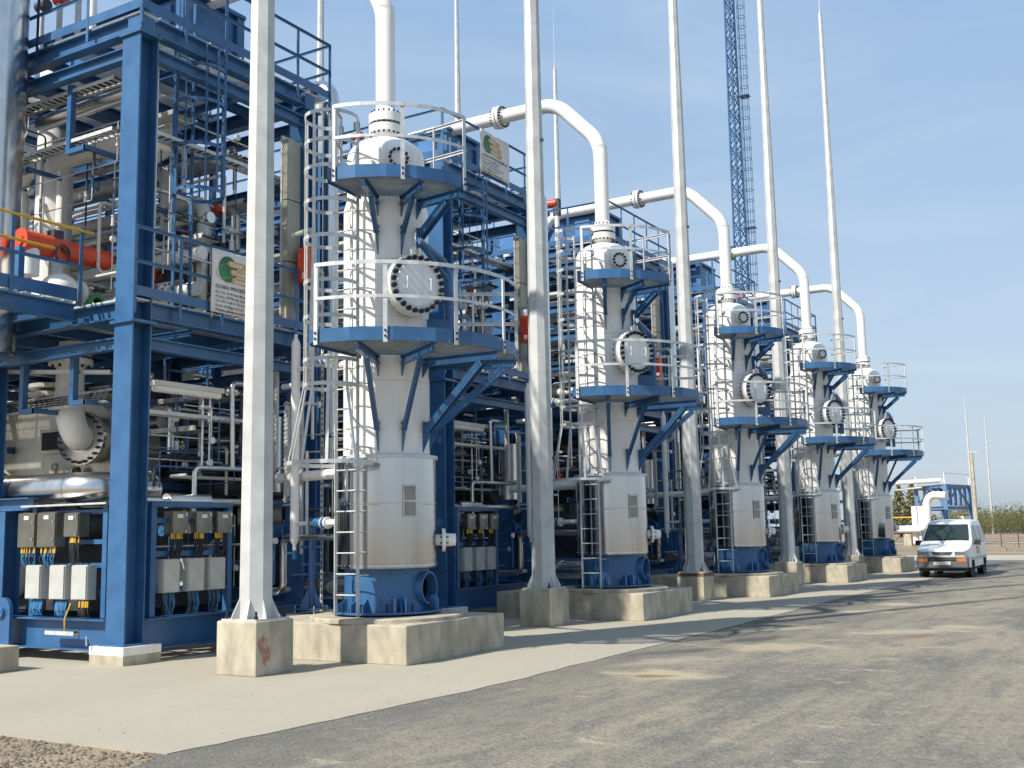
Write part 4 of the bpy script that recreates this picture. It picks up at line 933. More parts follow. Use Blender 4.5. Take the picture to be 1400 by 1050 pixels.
# -- instruments between module and vessel, one set per vessel
def standpipe():
    org = Vector((-12.57, 13.9, 1.6)); t = thing('level_standpipe', '', 'standpipe', org, 'white level standpipes')
    MB().lathe([(.03, 1.52), (.03, 1.64), (.055, 1.67), (.075, 1.72), (.0755, 1.76), (.0755, 4.96), (.075, 4.99), (.058, 5.05), (.03, 5.09), (.03, 5.16)], 18, (-12.57, 13.9, 0), sharp=False).build('pipe_run', M['white'], t, org)
    MB().cyl((-12.57, 13.9, 5.16), (-12.57, 13.9, 5.26), .024, 8).build('vent_plug', M['blue'], t, org)
    MB().cyl((-12.57, 13.9, 1.40), (-12.57, 13.9, 1.55), .04, 10).build('drain_valve', M['blue'], t, org)
    for z in (4.55, 1.98): MB().cyl((-12.5, 13.88, z), (-12.1, 13.75, z), .035, 10).build('branch', M['white'], t, org)
    for z in (4.3, 2.3):
        MB().cyl((-12.64, 13.9, z), (-13.0, 14.1, z), .018, 8).build('branch', M['galv'], t, org)
    MB().tube(fillet([(-12.57, 13.9, 1.5), (-12.75, 13.85, 1.5), (-12.8, 13.85, 1.9), (-12.75, 13.85, 2.05)], .1, 5), .012, 6).build('cable_loop', M['bluecable'], t, org)
    return t
kit(standpipe(), D, lambda i: f'white upright level standpipe left of {ves_words(i)}')
def gauge(x, y, z0, z1, which):
    org = Vector((x, y, z0)); t = thing('level_gauge', '', 'gauge', org, 'magnetic level gauges')
    MB().cyl((x, y, z0-.1), (x, y, z1+.08), .03, 10).build('chamber', M['galv'], t, org)
    mb = MB().box(x+.03, x+.10, y-.07, y-.01, z0, z1); mb.build('scale_housing', M['offwhite'], t, org)
    n = int((z1-z0)/.075); mb = MB()
    for k in range(n): mb.box(x+.025, x+.105, y-.085, y-.068, z0+.075*k, z0+.075*k+.045)
    mb.build('scale_clips', M['grey'], t, org, 'stuff')
    for z in (z0-.05, z1+.04): MB().cyl((x-.05, y, z), (x+.35, y-.1, z), .02, 8).build('isolation_valve', M['galv'], t, org)
    MB().cyl((x+.12, y-.03, z1+.05), (x+.12, y-.03, z1+.16), .014, 6).build('valve_handle', M['red'], t, org)
    return t
kit(gauge(-13.45, 14.35, 3.0, 4.75, 0), D, lambda i: f'upper ribbed white level gauge left of {ves_words(i)}')
kit(gauge(-13.05, 14.2, 2.45, 4.0, 1), D, lambda i: f'lower ribbed white level gauge left of {ves_words(i)}')
def bstand():
    org = Vector((-12.21, 13.91, .54)); x, y = -12.21, 13.91; t = thing('pipe_stand', '', 'stand', org, 'blue pipe stands on the pedestals')
    MB().box(x-.24, x+.24, y-.2, y+.2, .60, .62).build('base_plate', M['blue'], t, org)
    for sx in (-.2, .2):
        for sy in (-.16, .16): MB().cyl((x+sx, y+sy, .53), (x+sx, y+sy, .66), .009, 6).build('anchor_bolt', M['galv'], t, org)
    MB().cyl((x, y, .62), (x, y, 2.05), .05, 14).build('post', M['blue'], t, org)
    for k in range(4):
        d = Vector((math.cos(R(90*k+20)), math.sin(R(90*k+20)), 0)); p = Vector((x, y, .62))+d*.045; MB().poly([p, p+d*.15, p+Vector((0, 0, .34))], .01, (-d.y, d.x, 0)).build('gusset', M['blue'], t, org)
    for z in (1.32, 1.6): MB().box(x-.2, x+.2, y-.03, y+.03, z-.02, z+.02).build('cross_arm', M['blue'], t, org)
    return t
kit(bstand(), D, lambda i: f'blue post stand with base plate on the pedestal left of {ves_words(i)}')
def ipole():
    x, y = -12.35, 14.35; org = Vector((x, y, .54)); t = thing('perforated_strut', '', 'strut', org, 'perforated struts beside the vessels')
    MB().box(x-.03, x+.03, y-.03, y-.026, .54, 5.4).box(x-.03, x-.026, y-.03, y+.03, .54, 5.4).build('channel', M['galv'], t, org)
    mb = MB(); 
    for k in range(48): mb.box(x-.012, x+.012, y-.034, y-.029, .62+.1*k, .67+.1*k)
    mb.build('slots', M['bolt'], t, org, 'stuff'); return t
kit(ipole(), D, lambda i: f'tall slotted steel strut behind the ladder of {ves_words(i)}')
GV = 'connecting pipes beside the vessels'
pipe('drain_line', [(-11.0, 13.75, 1.74), (-12.9, 14.0, 1.76), (-12.9, 14.0, .86), (-13.6, 14.0, .86)], .062, 'clad2', lambda i: f'bent stainless drain line left of the base of {ves_words(i)}', .14, spacing=D, group=GV)
pipe('outlet_pipe', [(-11.0, 13.7, 2.77), (-13.3, 14.3, 2.77)], .085, 'white', lambda i: f'straight white pipe joining {ves_words(i)} to its module', spacing=D, group=GV)
pipe('silver_drum', [(-12.9, 14.75, .92), (-12.1, 14.55, .92), (-11.3, 14.4, .92)], .20, 'clad2', lambda i: f'low silver drum behind the blue stand of {ves_words(i)}', n=22, bands=.5, spacing=D, group='low silver drums')
pipe('impulse_line', [(-12.9, 13.95, 4.3), (-12.3, 13.95, 4.3), (-12.3, 14.05, 7.0), (-12.9, 14.2, 7.0)], .05, 'galv', lambda i: f'grey bent instrument pipe rising left of {ves_words(i)}', .2, spacing=D, group=GV)
def horn():
    x, y, z = -13.0, 14.62, 6.25; org = Vector((x, y, z)); t = thing('fire_cabinet', '', 'red box', org, 'red boxes beside the columns')
    MB().box(x-.11, x+.11, y-.10, y+.10, z, z+.62).build('body', M['red'], t, org); MB().box(x-.095, x+.095, y-.115, y-.10, z+.03, z+.59).build('door', M['red'], t, org)
    MB().cyl((x, y, z+.62), (x, y, z+.82), .05, 12).build('beacon', M['white'], t, org); MB().box(x+.02, x+.10, y-.12, y-.116, z+.05, z+.16).build('label_plate', M['plate'], t, org)
    return t
kit(horn(), D, lambda i: f'red equipment box fixed on the column left of {ves_words(i)}')

# ------------------------------------------------------------------ copies along the row
index_children()
for i in range(1, 5):
    tree_copy(v0, (0, D*i, 0), VLAB[i])
    tree_copy(m0, (0, D*i, 0), MLAB[i])
    tree_copy(mod0, (0, DM*i, 0), MODN[i])
for i in range(1, 5):
    tree_copy(e0, (0, D*i, 0), f'white overhead elbow pipe rising from the {["", "second", "third", "fourth", "farthest"][i]} vessel')
e0['label'] = 'white overhead elbow pipe rising out of the picture from the nearest vessel'
RL = ['', 'thin mast rising behind the top deck of the second module', 'thin mast rising beside the top rail of the nearest module', 'thin mast behind the corner column of the nearest module']
for i in (1, 2): tree_copy(r0, (0, -D*i, 0), RL[i])
for root, sp, lab in KIT:
    for i in range(1, 5): tree_copy(root, (0, sp*i, 0), lab(i))
# extra camera-side beams on the long faces of modules 2-5
for i in range(1, 5):
    par = [o for o in bpy.data.objects if o.get('label') == MODN[i]][0]; org = Vector((MX, MY, 0))
    for z in (6.4, 7.3, 8.1):
        for xa, xb in zip(XS, XS[1:]): MB().ibeam((xa-.21, MY+.16, z), (xb+.21, MY+.16, z), .22, .16).build('side_beam', M['blue'], par, org)

# ------------------------------------------------------------------ the far left of the nearest module
pipe('silver_stack', [(-15.97, 10.4, 4.7), (-15.97, 10.4, 14.5)], .50, 'clad2', 'tall fat silver clad stack at the left picture edge', n=40, bands=1.3, group='silver clad ducts', cat='stack')
def walkway():
    org = Vector((-14.3, 9.5, 5.3)); t = thing('walkway_bridge', 'blue walkway with yellow handrails reaching out at left', 'walkway', org)
    xa, xb, y0, y1 = -14.32, -17.0, 9.25, 10.86
    grating_panel(xb, xa, y0, y1, 5.43).build('deck_grating', M['grate'], t, org)
    for x in (xa-.05, -15.7, xb+.05): MB().ibeam((x, y0, 5.25), (x, y1, 5.25), .26, .12).build('edge_beam', M['blue'], t, org)
    for y in (9.6, 10.6): MB().ibeam((xb+.1, y, 5.27), (xa-.1, y, 5.27), .16, .1).build('cross_beam', M['blue'], t, org)
    MB().bar((xa+.02, y0, 5.53), (xa+.02, y1, 5.53), .01, .2).build('toe_plate', M['blue'], t, org)
    for z, m in ((6.55, 'yellow'), (6.17, 'yellow')): MB().tube([(xa+.04, y0, z), (xa+.04, y1+.25 if z > 6.3 else 10.42, z)], .024, 8).build('yellow_rail', M[m], t, org)
    MB().bar((xa+.03, y0, 5.98), (xa+.03, y1, 5.98), .05, .045).build('mid_rail', M['blue'], t, org)
    for y in (9.72, 10.9): MB().bar((xa+.04, y, 5.35), (xa+.04, y, 6.6), .06, .015, (1, 0, 0)).build('rail_post', M['blue'], t, org)
    MB().box(xa-.6, xa-.5, 10.2, 10.3, 5.44, 6.25).build('gate_post', M['blue'], t, org)
    return t
walkway()
def actuator(x, y, z):
    org = Vector((x, y, z)); t = thing('red_actuator', 'large red twin-cylinder valve actuator behind the walkway rail', 'actuator', org)
    MB().lathe([(0, -.55), (.10, -.55), (.10, -.52), (.195, -.52), (.195, -.49), (.185, -.48), (.185, -.02), (.16, 0)], 28, (x, y, z), (0, 1, 0)).build('near_cylinder', M['red'], t, org)
    MB().lathe([(.16, .24), (.165, .25), (.165, 1.12), (.15, 1.16), (0, 1.17)], 28, (x, y, z), (0, 1, 0)).build('far_cylinder', M['red'], t, org)
    MB().box(x-.15, x+.15, y+.0, y+.24, z-.17, z+.13).build('yoke_housing', M['red'], t, org)
    MB().box(x-.09, x+.09, y+.03, y+.21, z+.13, z+.29).build('position_box', M['dark'], t, org)
    MB().tube([(x+.17, y+.12, z-.02)]+[(x+.2, y+.12+.13*math.cos(a), z-.12+.15*math.sin(a)) for a in np.linspace(0, 6.2, 16)], .018, 6).build('cable_loop', M['dark'], t, org)
    MB().cyl((x, y+.12, z-.17), (x, y+.12, z-.5), .09, 14).build('stem', M['galv'], t, org)
actuator(-15.2, 10.98, 6.45)
def ballv():
    x, y, z = -15.05, 11.1, 5.72; org = Vector((x, y, z)); t = thing('ball_valve', 'round white ball valve below the red actuator', 'valve', org)
    pr = [(.30*math.cos(a), .30*math.sin(a)) for a in np.linspace(-1.5, 1.5, 14)]; MB().lathe(pr, 28, org, (0, 1, 0), sharp=False).build('body', M['white'], t, org)
    MB().cyl((x-.15, y-.45, z+.2), (x-.15, y-.45, z+.75), .15, 18).build('neck', M['white'], t, org)
    MB().lathe([(.14, 0), (.24, 0), (.24, .07), (.14, .07)], 24, (x, y+.3, z), (0, 1, 0)).build('flange', M['offwhite'], t, org)
    MB().lathe([(.1, 0), (.16, 0), (.16, .2), (.1, .2)], 20, (x+.1, y+.5, z-.15), (1, 0, 0)).build('gear_box', M['green'], t, org)
ballv()
GL = 'large white and silver pipes at far left'
pipe('white_riser', [(-17.2, 12.5, 5.4), (-17.2, 12.5, 10.4)], .32, 'white', 'fat white upright pipe behind the red actuator', n=28, group=GL)
pipe('white_riser', [(-16.75, 12.35, 5.4), (-16.75, 12.35, 8.62), (-15.0, 12.35, 8.4), (-13.9, 12.35, 8.3)], .11, 'white', 'thinner white pipe with an elbow beside the fat white riser', .3, group=GL)
pipe('silver_elbow', [(-18.6, 11.6, 8.75), (-17.05, 11.6, 8.85), (-17.05, 11.6, 9.6)], .18, 'clad2', 'silver elbow pipe high at far left under the top deck', .3, n=22, bands=.3, group=GL)
pipe('silver_pipe', [(-16.4, 11.6, 8.95), (-14.9, 11.6, 9.0), (-13.9, 11.6, 9.0)], .13, 'clad2', 'straight silver pipe under the top deck beside the corner column', group=GL, n=18, bands=.6)
pipe('white_pipe_end', [(-16.5, 12.0, 8.45), (-15.0, 12.2, 8.5)], .18, 'offwhite', 'short thick white pipe high at far left', n=20, group=GL)
pipe('silver_main', [(-17.9, 11.55, 4.4), (-17.45, 11.55, 2.95), (-16.9, 11.55, 2.6), (-14.62, 11.55, 2.58), (-14.55, 12.6, 2.58)], .27, 'clad2', 'fat shiny silver pipe lying low at far left above the cabinets', .5, n=30, bands=.6, group=GL)
pipe('white_drop', [(-16.7, 11.8, 2.3), (-16.7, 11.8, .95), (-17.2, 11.8, .95)], .11, 'white', 'white drop pipe left of the cabinets', .2, n=18, group=GL)
pipe('white_elbow', [(-15.9, 12.0, 4.85), (-15.9, 12.0, 4.25), (-15.45, 11.7, 3.55), (-15.68, 12.05, 3.48)], .23, 'white', 'white elbow pipe dropping onto the bolted round cover', .3, n=26, flanges=[((-15.9, 12.0, 4.76), (0, 0, 1), .36, .05)], group=GL)
pipe('beige_column', [(-15.85, 12.05, 4.86), (-15.85, 12.05, 5.1)], .26, 'offwhite', 'short beige pipe stub above the white elbow flange', n=24, group=GL)
def engine():
    org = Vector((-16.2, 12.6, .65)); t = thing('gas_cooler_housing', 'large dull beige metal housing at far left under the lower deck', 'housing', org)
    mb = MB().lathe([(0, 0), (.95, .0), (1.0, .05), (1.0, .9), (0, .92)], 40, (-16.3, 12.55, 3.3), (0, 1, 0)); mb.build('shell', M['alu'], t, org)
    MB().box(-19.6, -15.9, 12.8, 13.6, 2.2, 4.3).build('casing', M['alu'], t, org)
    MB().box(-17.35, -16.6, 12.50, 12.56, 3.3, 3.75).build('window_frame', M['alu'], t, org); MB().box(-17.25, -16.7, 12.47, 12.499, 3.37, 3.68).build('dark_opening', M['black'], t, org)
    MB().lathe([(.40, -.1), (.40, .30), (.46, .30), (.46, .38), (.24, .40), (0, .40)], 36, (-15.85, 12.5, 3.48), (.25, -1, 0)).build('round_cover', M['clad2'], t, org)
    flange_bolts(Vector((-15.85, 12.5, 3.48))+Vector((.25, -1, 0)).normalized()*.36, (.25, -1, 0), .41, 22, .026, .16).build('cover_bolts', M['bolt'], t, org, 'stuff')
    MB().cyl((-16.75, 12.42, 3.05), (-16.75, 12.36, 3.05), .07, 18).build('pressure_gauge', M['chrome'], t, org); MB().cyl((-16.75, 12.42, 2.65), (-16.75, 12.42, 3.0), .015, 8).build('gauge_stem', M['dark'], t, org)
    MB().cyl((-16.2, 12.45, 2.95), (-16.2, 12.38, 2.95), .08, 16).build('sight_glass', M['rust'], t, org)
    for z in (4.15, 4.3): MB().lathe([(.25, 0), (.42, 0), (.42, .07), (.25, .07)], 28, (-17.0, 12.5, z+.15)).build('nozzle_flange', M['offwhite'], t, org)
    return t
engine()
tray([(-18, 11.35, 4.72), (-14.0, 11.35, 4.35)], .14, 'slotted strut tray sloping across the top of the beige housing', group='cable trays at far left')
tray([(-17.4, 11.45, 3.98), (-14.2, 11.45, 4.02)], .22, 'perforated tray crossing in front of the white elbow', side=(0, -.9, .4), group='cable trays at far left')
tray([(-18, 11.3, 8.2), (-14.0, 11.3, 8.25)], .25, 'lower long cable tray high at far left', group='cable trays at far left')
tray([(-18, 11.3, 9.08), (-14.0, 11.3, 9.1)], .25, 'upper long cable tray at far left under the top deck', group='cable trays at far left')
for nm, x, w, z0, z1, lab in (('upper', -15.05, .4, 8.1, 9.2, 'right-hand blue U-shaped hanger under the top deck at far left'), ('upper', -16.6, .5, 8.0, 9.2, 'left-hand blue U-shaped hanger under the top deck at far left'),
                              ('lower', -16.0, .3, 3.9, 4.65, 'left blue U-shaped hanger above the bolted round cover'), ('lower', -14.75, .3, 3.95, 4.65, 'right blue U-shaped hanger above the bolted round cover')):
    org = Vector((x, 11.2, z0)); o = thing('tray_hanger', lab, 'hanger', org); MB().box(x-.05, x+.05, 11.15, 11.25, z0, z1).build('hanger_post', M['blue'], o, org); MB().box(x-.05, x+w+.05, 11.15, 11.25, z0-.08, z0-.001).build('cross_arm', M['blue'], o, org); MB().box(x+w+.001, x+w+.06, 11.15, 11.8, z0-.08, z0-.002).build('side_arm', M['blue'], o, org); o['group'] = 'blue tray hangers at far left'
def lug():
    org = Vector((-15.75, 10.9, .15)); t = thing('lifting_lug', 'blue rounded lifting lug with an eye on the base beam at far left', 'lug', org)
    pts = [Vector((-15.75, 10.80, .72))+Vector((.2*math.cos(a), 0, .2*math.sin(a))) for a in np.linspace(0, math.pi, 13)]+[Vector((-15.95, 10.80, .18)), Vector((-15.55, 10.80, .18))]
    MB().poly(pts, .06, (0, 1, 0)).build('plate', M['blue'], t, org); MB().lathe([(.05, 0), (.085, 0), (.085, .05), (.05, .05)], 20, (-15.75, 10.80, .70), (0, -1, 0)).build('eye_ring', M['bluelt'], t, org)
    MB().cyl((-15.75, 10.797, .70), (-15.75, 10.79, .70), .05, 16).build('eye', M['black'], t, org)
lug()
o = MB().box(-14.7, -13.98, 9.15, 9.89, 0, .345).build('concrete_block', M['conc'], None, (-14.3, 9.5, 0)); o.location = (-14.3, 9.5, 0); bv = o.modifiers.new('bevel', 'BEVEL'); bv.width = .02; bv.segments = 2
tag(o, 'low concrete block at the left picture edge', 'concrete block')
o = MB().box(-16.25, -15.98, 10.95, 10.975, .63, 2.25).box(-16.25, -15.98, 11.225, 11.25, .63, 2.25).box(-16.125, -16.105, 10.976, 11.224, .63, 2.25).build('blue_post', M['blue'], None, (-16.1, 11.1, .63)); o.location = (-16.1, 11.1, .63); tag(o, 'short blue steel post at the left edge beside the white drop pipe', 'post')
o = MB().ibeam((-17.5, 11.1, 2.36), (-15.5, 11.1, 2.36), .2, .2).build('pipe_cradle', M['blue'], None, (-16, 11.1, 2.3)); o.location = (-16, 11.1, 2.3); tag(o, 'short blue beam under the fat silver pipe at the left edge', 'beam')
tray([(-14.7, 10.86, .42), (-14.05, 10.86, .42)], .1, 'small perforated tray on the base beam at far left', group='cable trays at far left')
pipe('yellow_cable', [(-14.25, 10.9, .85), (-14.3, 10.84, .62), (-14.3, 10.85, .44)], .013, 'yellow', 'yellow-green earth cable dropping over the base beam', .05, n=6, cat='cable')
pipe('anchor_stub', [(-13.64, 10.72, .27), (-13.62, 10.70, .4)], .012, 'galv', 'small bolt stub at the foot of the corner column', n=6, cat='bolt')

# ------------------------------------------------------------------ banners
def text_mesh(txt, size, bold=0.):
    cu = bpy.data.curves.new('t', 'FONT'); cu.body = txt; cu.size = size; cu.offset = bold; cu.resolution_u = 2
    o = bpy.data.objects.new('t', cu); COL.objects.link(o); dg = bpy.context.evaluated_depsgraph_get(); me = bpy.data.meshes.new_from_object(o.evaluated_get(dg)); bpy.data.objects.remove(o); bpy.data.curves.remove(cu)
    return me
def banner(x, y0, z1, w, h, label):
    """hangs on a rail facing +X; text runs along +Y"""
    org = Vector((x, y0, z1)); t = thing('banner', label, 'banner', org, 'company banners on the railings')
    nx, nz = 14, 10; mb = MB(); vs = []
    for i in range(nx+1):
        for j in range(nz+1): vs.append((x+.008*math.sin(i*.9+j*.5), y0+w*i/nx, z1-h*j/nz))
    fs = [(i*(nz+1)+j, i*(nz+1)+j+1, (i+1)*(nz+1)+j+1, (i+1)*(nz+1)+j) for i in range(nx) for j in range(nz)]
    mb.add(vs, fs, True); b = mb.build('sheet', M['banner'], t, org); so = b.modifiers.new('thick', 'SOLIDIFY'); so.thickness = .004; so.offset = -1
    def put(txt, u, v, size, m, bold=0., name='lettering'):
        me = text_mesh(txt, size, bold); me.materials.append(M[m]); o = bpy.data.objects.new(name, me); COL.objects.link(o); o.parent = t
        o.matrix_local = Matrix(((0, 0, 1, .014), (1, 0, 0, u), (0, 1, 0, -v), (0, 0, 0, 1)))
    def disc(u, v, ru, rv, m, d, name, rot=0., n=28, inner=None):
        mb = MB(); pts = []
        for k in range(n):
            a = 2*math.pi*k/n; pu, pv = ru*math.cos(a), rv*math.sin(a); pts.append((x+d, y0+u+pu*math.cos(rot)-pv*math.sin(rot), z1-v+pu*math.sin(rot)+pv*math.cos(rot)))
        if inner:
            p2 = [((p[0]), y0+u+(p[1]-y0-u)*inner, z1-v+(p[2]-z1+v)*inner) for p in pts]
            mb.add(pts+p2, [(k, (k+1) % n, n+(k+1) % n, n+k) for k in range(n)])
        else: mb.add(pts, [tuple(range(n))])
        mb.build(name, M[m], t, org)
    s = w/1.35
    disc(.36*s, .30*s, .21*s, .22*s, 'logoG', .012, 'logo_globe')
    disc(.38*s, .31*s, .31*s, .12*s, 'logoO', .0125, 'logo_ring', .35, inner=.95)
    for k, (txt, v) in enumerate((('Global', .20), ('Process', .335), ('Systems', .47))):
        u0 = (.40, .46, .49)[k]*s; L = .44*s
        mb = MB(); r = .052*s; pts = []
        for q in range(9): a = math.pi/2+math.pi*q/8; pts.append((x+.0135, y0+u0+r*math.cos(a), z1-v*s+r*math.sin(a)))
        for q in range(9): a = -math.pi/2+math.pi*q/8; pts.append((x+.0135, y0+u0+L+r*math.cos(a), z1-v*s+r*math.sin(a)))
        mb.add(pts, [tuple(range(len(pts)))]); mb.build('logo_bar', M['logoO'], t, org)
        put(txt, u0, (v+.033)*s, .105*s, 'plate', .001, 'logo_lettering')
    put('GLOBAL PROCESS SYSTEMS LLC', .085*s, .645*s, .082*s, 'ink', .0015)
    for k, tx in enumerate(('Plot 103, Tariff Road, Mussafah', 'PO Box 107778, Abu Dhabi', 'Tel: +971 2 68 31 153 Fax: 68 31 154', 'E-mail: info@gps-mtl.com', 'Website: globalprocesssystems.com')):
        put(tx, .085*s, (.735+.075*k)*s, .062*s, 'ink', .0006 if k < 4 else .0012)
    for u in (.03, w-.03): MB().tube([(x+.005, y0+u, z1-h), (x-.02, y0+u+.0, z1-h-.1)], .006, 5).build('tie', M['plate'], t, org)
    return t
banner(MX+.10, 12.38, 6.41, 1.32, 1.04, 'white company banner with green globe logo on the lower rail behind the nearest mast')
banner(MX+.10, 20.48, 10.97, 1.28, 1.0, 'white company banner with green globe logo on the top deck of the second module')

# ------------------------------------------------------------------ van
def van():
    t = thing('van', 'white minivan with grey bumpers parked at the end of the vessel row', 'van', (0, 0, 0))
    # local coords: x right (as seen from front: +x = viewer's right), y = backwards from the nose, z up
    HW = .845
    def ztop(s): 
        P = [(0, .88), (.06, .95), (.25, 1.00), (.85, 1.13), (1.0, 1.20), (1.75, 1.80), (2.05, 1.90), (2.6, 1.945), (3.6, 1.94), (4.25, 1.90), (4.45, 1.82), (4.56, 1.55), (4.6, 1.1)]
        for (a, b), (c, d) in zip(P, P[1:]):
            if a <= s <= c: return b+(d-b)*(s-a)/(c-a)
        return P[-1][1]
    ST = [0, .06, .16, .3, .55, .85, 1.0, 1.25, 1.5, 1.75, 2.05, 2.4, 2.9, 3.4, 3.9, 4.25, 4.45, 4.56, 4.6]
    def half(s, z):
        hw = HW*(1-.16*max(0, (.45-s)/.45)**2)*(1-.06*max(0, (s-4.2)/.4)**2)
        if z > 1.08: hw -= .155*min(1, (z-1.08)/.80)**1.15
        return hw
    rings = []
    for s in ST:
        zt = ztop(s); zb = .34
        zs = [zb, .45, .62, .80, .90] if zt < 1.3 else [zb, .45, .65, .85, 1.08]
        top = max(zt-.06, zs[-1]+.01)
        zs = zs+[zs[-1]+(top-zs[-1])*q for q in (.35, .7, 1.0)]
        L = [(half(s, z), z) for z in zs]; hw = L[-1][0]
        L += [(hw*.93, zt-.02), (hw*.6, zt), (0, zt+.005)]
        rings.append([(x, s, z) for x, z in L]+[(-x, s, z) for x, z in L[-2::-1]])
    n = len(rings[0]); mb = MB(); vs = [v for r in rings for v in r]; fs = []
    for i in range(len(ST)-1):
        sm = (ST[i]+ST[i+1])/2
        for k in range(n-1):
            z = (rings[i][k][2]+rings[i][k+1][2]+rings[i+1][k][2]+rings[i+1][k+1][2])/4; x = abs(rings[i][k][0])
            if k in (0, 1, n-2, n-3) and z < .66 and (abs(sm-.85) < .34 or abs(sm-3.75) < .34): continue
            fs.append((i*n+k, i*n+k+1, (i+1)*n+k+1, (i+1)*n+k))
    mb.add(vs, fs, True); mb.add(rings[0], [tuple(range(n))]); mb.add(rings[-1], [tuple(range(n-1, -1, -1))])
    P0 = lambda mb, nm, m: mb.build(nm, M[m], t)
    P0(mb, 'body', 'carwhite')
    # windscreen
    def on(s, xf, off=.012):   # point on the windscreen slope
        return Vector((xf, s-off*.6, ztop(s)+off*.8))
    mb = MB(); g = []
    for s, w in ((1.02, .74), (1.2, .72), (1.45, .69), (1.70, .645)):
        g.append([on(s, w*k/4*1.0) for k in range(-4, 5)])
    for a, b in zip(g, g[1:]): mb.add(a+b, [(k, k+1, 9+k+1, 9+k) for k in range(8)], True)
    P0(mb, 'windscreen', 'glass')
    mb = MB(); mb.bar(on(1.03, -.5, .03), on(1.10, .35, .03), .02, .015); P0(mb, 'wiper', 'black')
    for sx in (-1, 1):
        def side(s, z, off=.012): return Vector((sx*(half(s, z)+off), s, z))
        for (s0, s1, lean) in ((1.42, 2.15, .42), (2.25, 3.25, 0), (3.35, 4.32, -.12)):
            mb = MB(); z0, z1 = 1.13, 1.72; q = []
            for z in (z0, 1.3, 1.5, z1):
                f = (z-z0)/(z1-z0); a, b = s0+max(0, lean)*f*.95, s1+min(0, lean)*f; q.append([side(a+(b-a)*k/3, z) for k in range(4)])
            for a, b in zip(q, q[1:]): mb.add(a+b, [(k, k+1, 4+k+1, 4+k) if sx > 0 else (k, 4+k, 4+k+1, k+1) for k in range(3)], True)
            P0(mb, 'side_window', 'glass')
        P0(MB().obox(side(1.35, 1.15, .13), ((1, 0, 0), (0, 1, 0), (0, 0, 1)), (.09, .05, .085)).bar(side(1.38, 1.1, -.02), side(1.36, 1.12, .08), .04, .04), 'wing_mirror', 'black')
        P0(MB().box(.40, .78, -.012, .10, .745, .875) if sx > 0 else MB().box(-.78, -.40, -.012, .10, .745, .875), 'headlight', 'chrome')
        P0(MB().box(sx*.47, sx*.76, -.066, .02, .545, .645) if sx > 0 else MB().box(-.76, -.47, -.066, .02, .545, .645), 'fog_lamp', 'amber')
        P0(MB().bar(side(.5, .62, .012), side(4.3, .62, .012), .012, .09), 'side_moulding', 'grey')
        P0(MB().obox(side(2.75, .9, .006), ((0, 1, 0), (0, 0, 1), (1, 0, 0)), (.005, .4, .003)), 'door_gap', 'black'); P0(MB().obox(side(1.9, .9, .006), ((0, 1, 0), (0, 0, 1), (1, 0, 0)), (.005, .4, .003)), 'door_gap', 'black')
        P0(MB().obox(side(1.95, .98, .02), ((0, 1, 0), (0, 0, 1), (1, 0, 0)), (.07, .015, .012)), 'door_handle', 'black')
        for s in (.85, 3.75):
            x0 = sx*.70; w = MB().lathe([(.20, -.10), (.30, -.105), (.335, -.08), (.335, .08), (.30, .105), (.20, .10)], 28, (x0, s, .335), (1, 0, 0)); wh = P0(w, 'tyre', 'black')
            MB().lathe([(.20, -.095), (.20, .06), (.09, .075), (0, .08)], 22, (x0, s, .335), (sx, 0, 0)).build('rim', M['grey'], wh)
            P0(MB().lathe([(.34, -.02), (.42, -.02), (.42, .012), (.37, .014)], 28, (sx*.828, s, .36), (sx, 0, 0), a0=0, a1=360), 'wheel_arch', 'bumper')
    mb = MB().box(-.815, .815, -.06, .22, .32, .71); o = P0(mb, 'front_bumper', 'bumper'); bv = o.modifiers.new('bevel', 'BEVEL'); bv.width = .05; bv.segments = 3
    P0(MB().box(-.45, .45, -.066, -.05, .555, .665), 'lower_grille', 'black'); P0(MB().box(-.44, .44, -.072, -.0665, .600, .618), 'grille_bar', 'bumper')
    P0(MB().poly([Vector((-.34, -.01, .86)), Vector((-.26, -.01, .765)), Vector((.26, -.01, .765)), Vector((.34, -.01, .86))], .02, (0, -1, 0)), 'grille', 'dark')
    P0(MB().lathe([(0, .0), (.045, .0)], 14, (0, -.033, .815), (0, -1, 0)), 'emblem', 'chrome')
    P0(MB().box(-.27, .27, -.078, -.0605, .43, .54), 'number_plate', 'plate'); P0(MB().box(-.75, .75, .05, 4.5, .22, .345), 'underbody', 'black')
    P0(MB().box(-.8, .8, 4.5, 4.66, .42, .66), 'rear_bumper', 'bumper')
    q = Vector((half(2.3, .85)+.014, 2.3, .87)); P0(MB().lathe([(0, 0), (.14, 0)], 18, q, (1, 0, 0)), 'door_decal', 'amber')
    t.location = (-6.96, 39.4, 0); t.rotation_euler = (0, 0, R(1.0))
van()

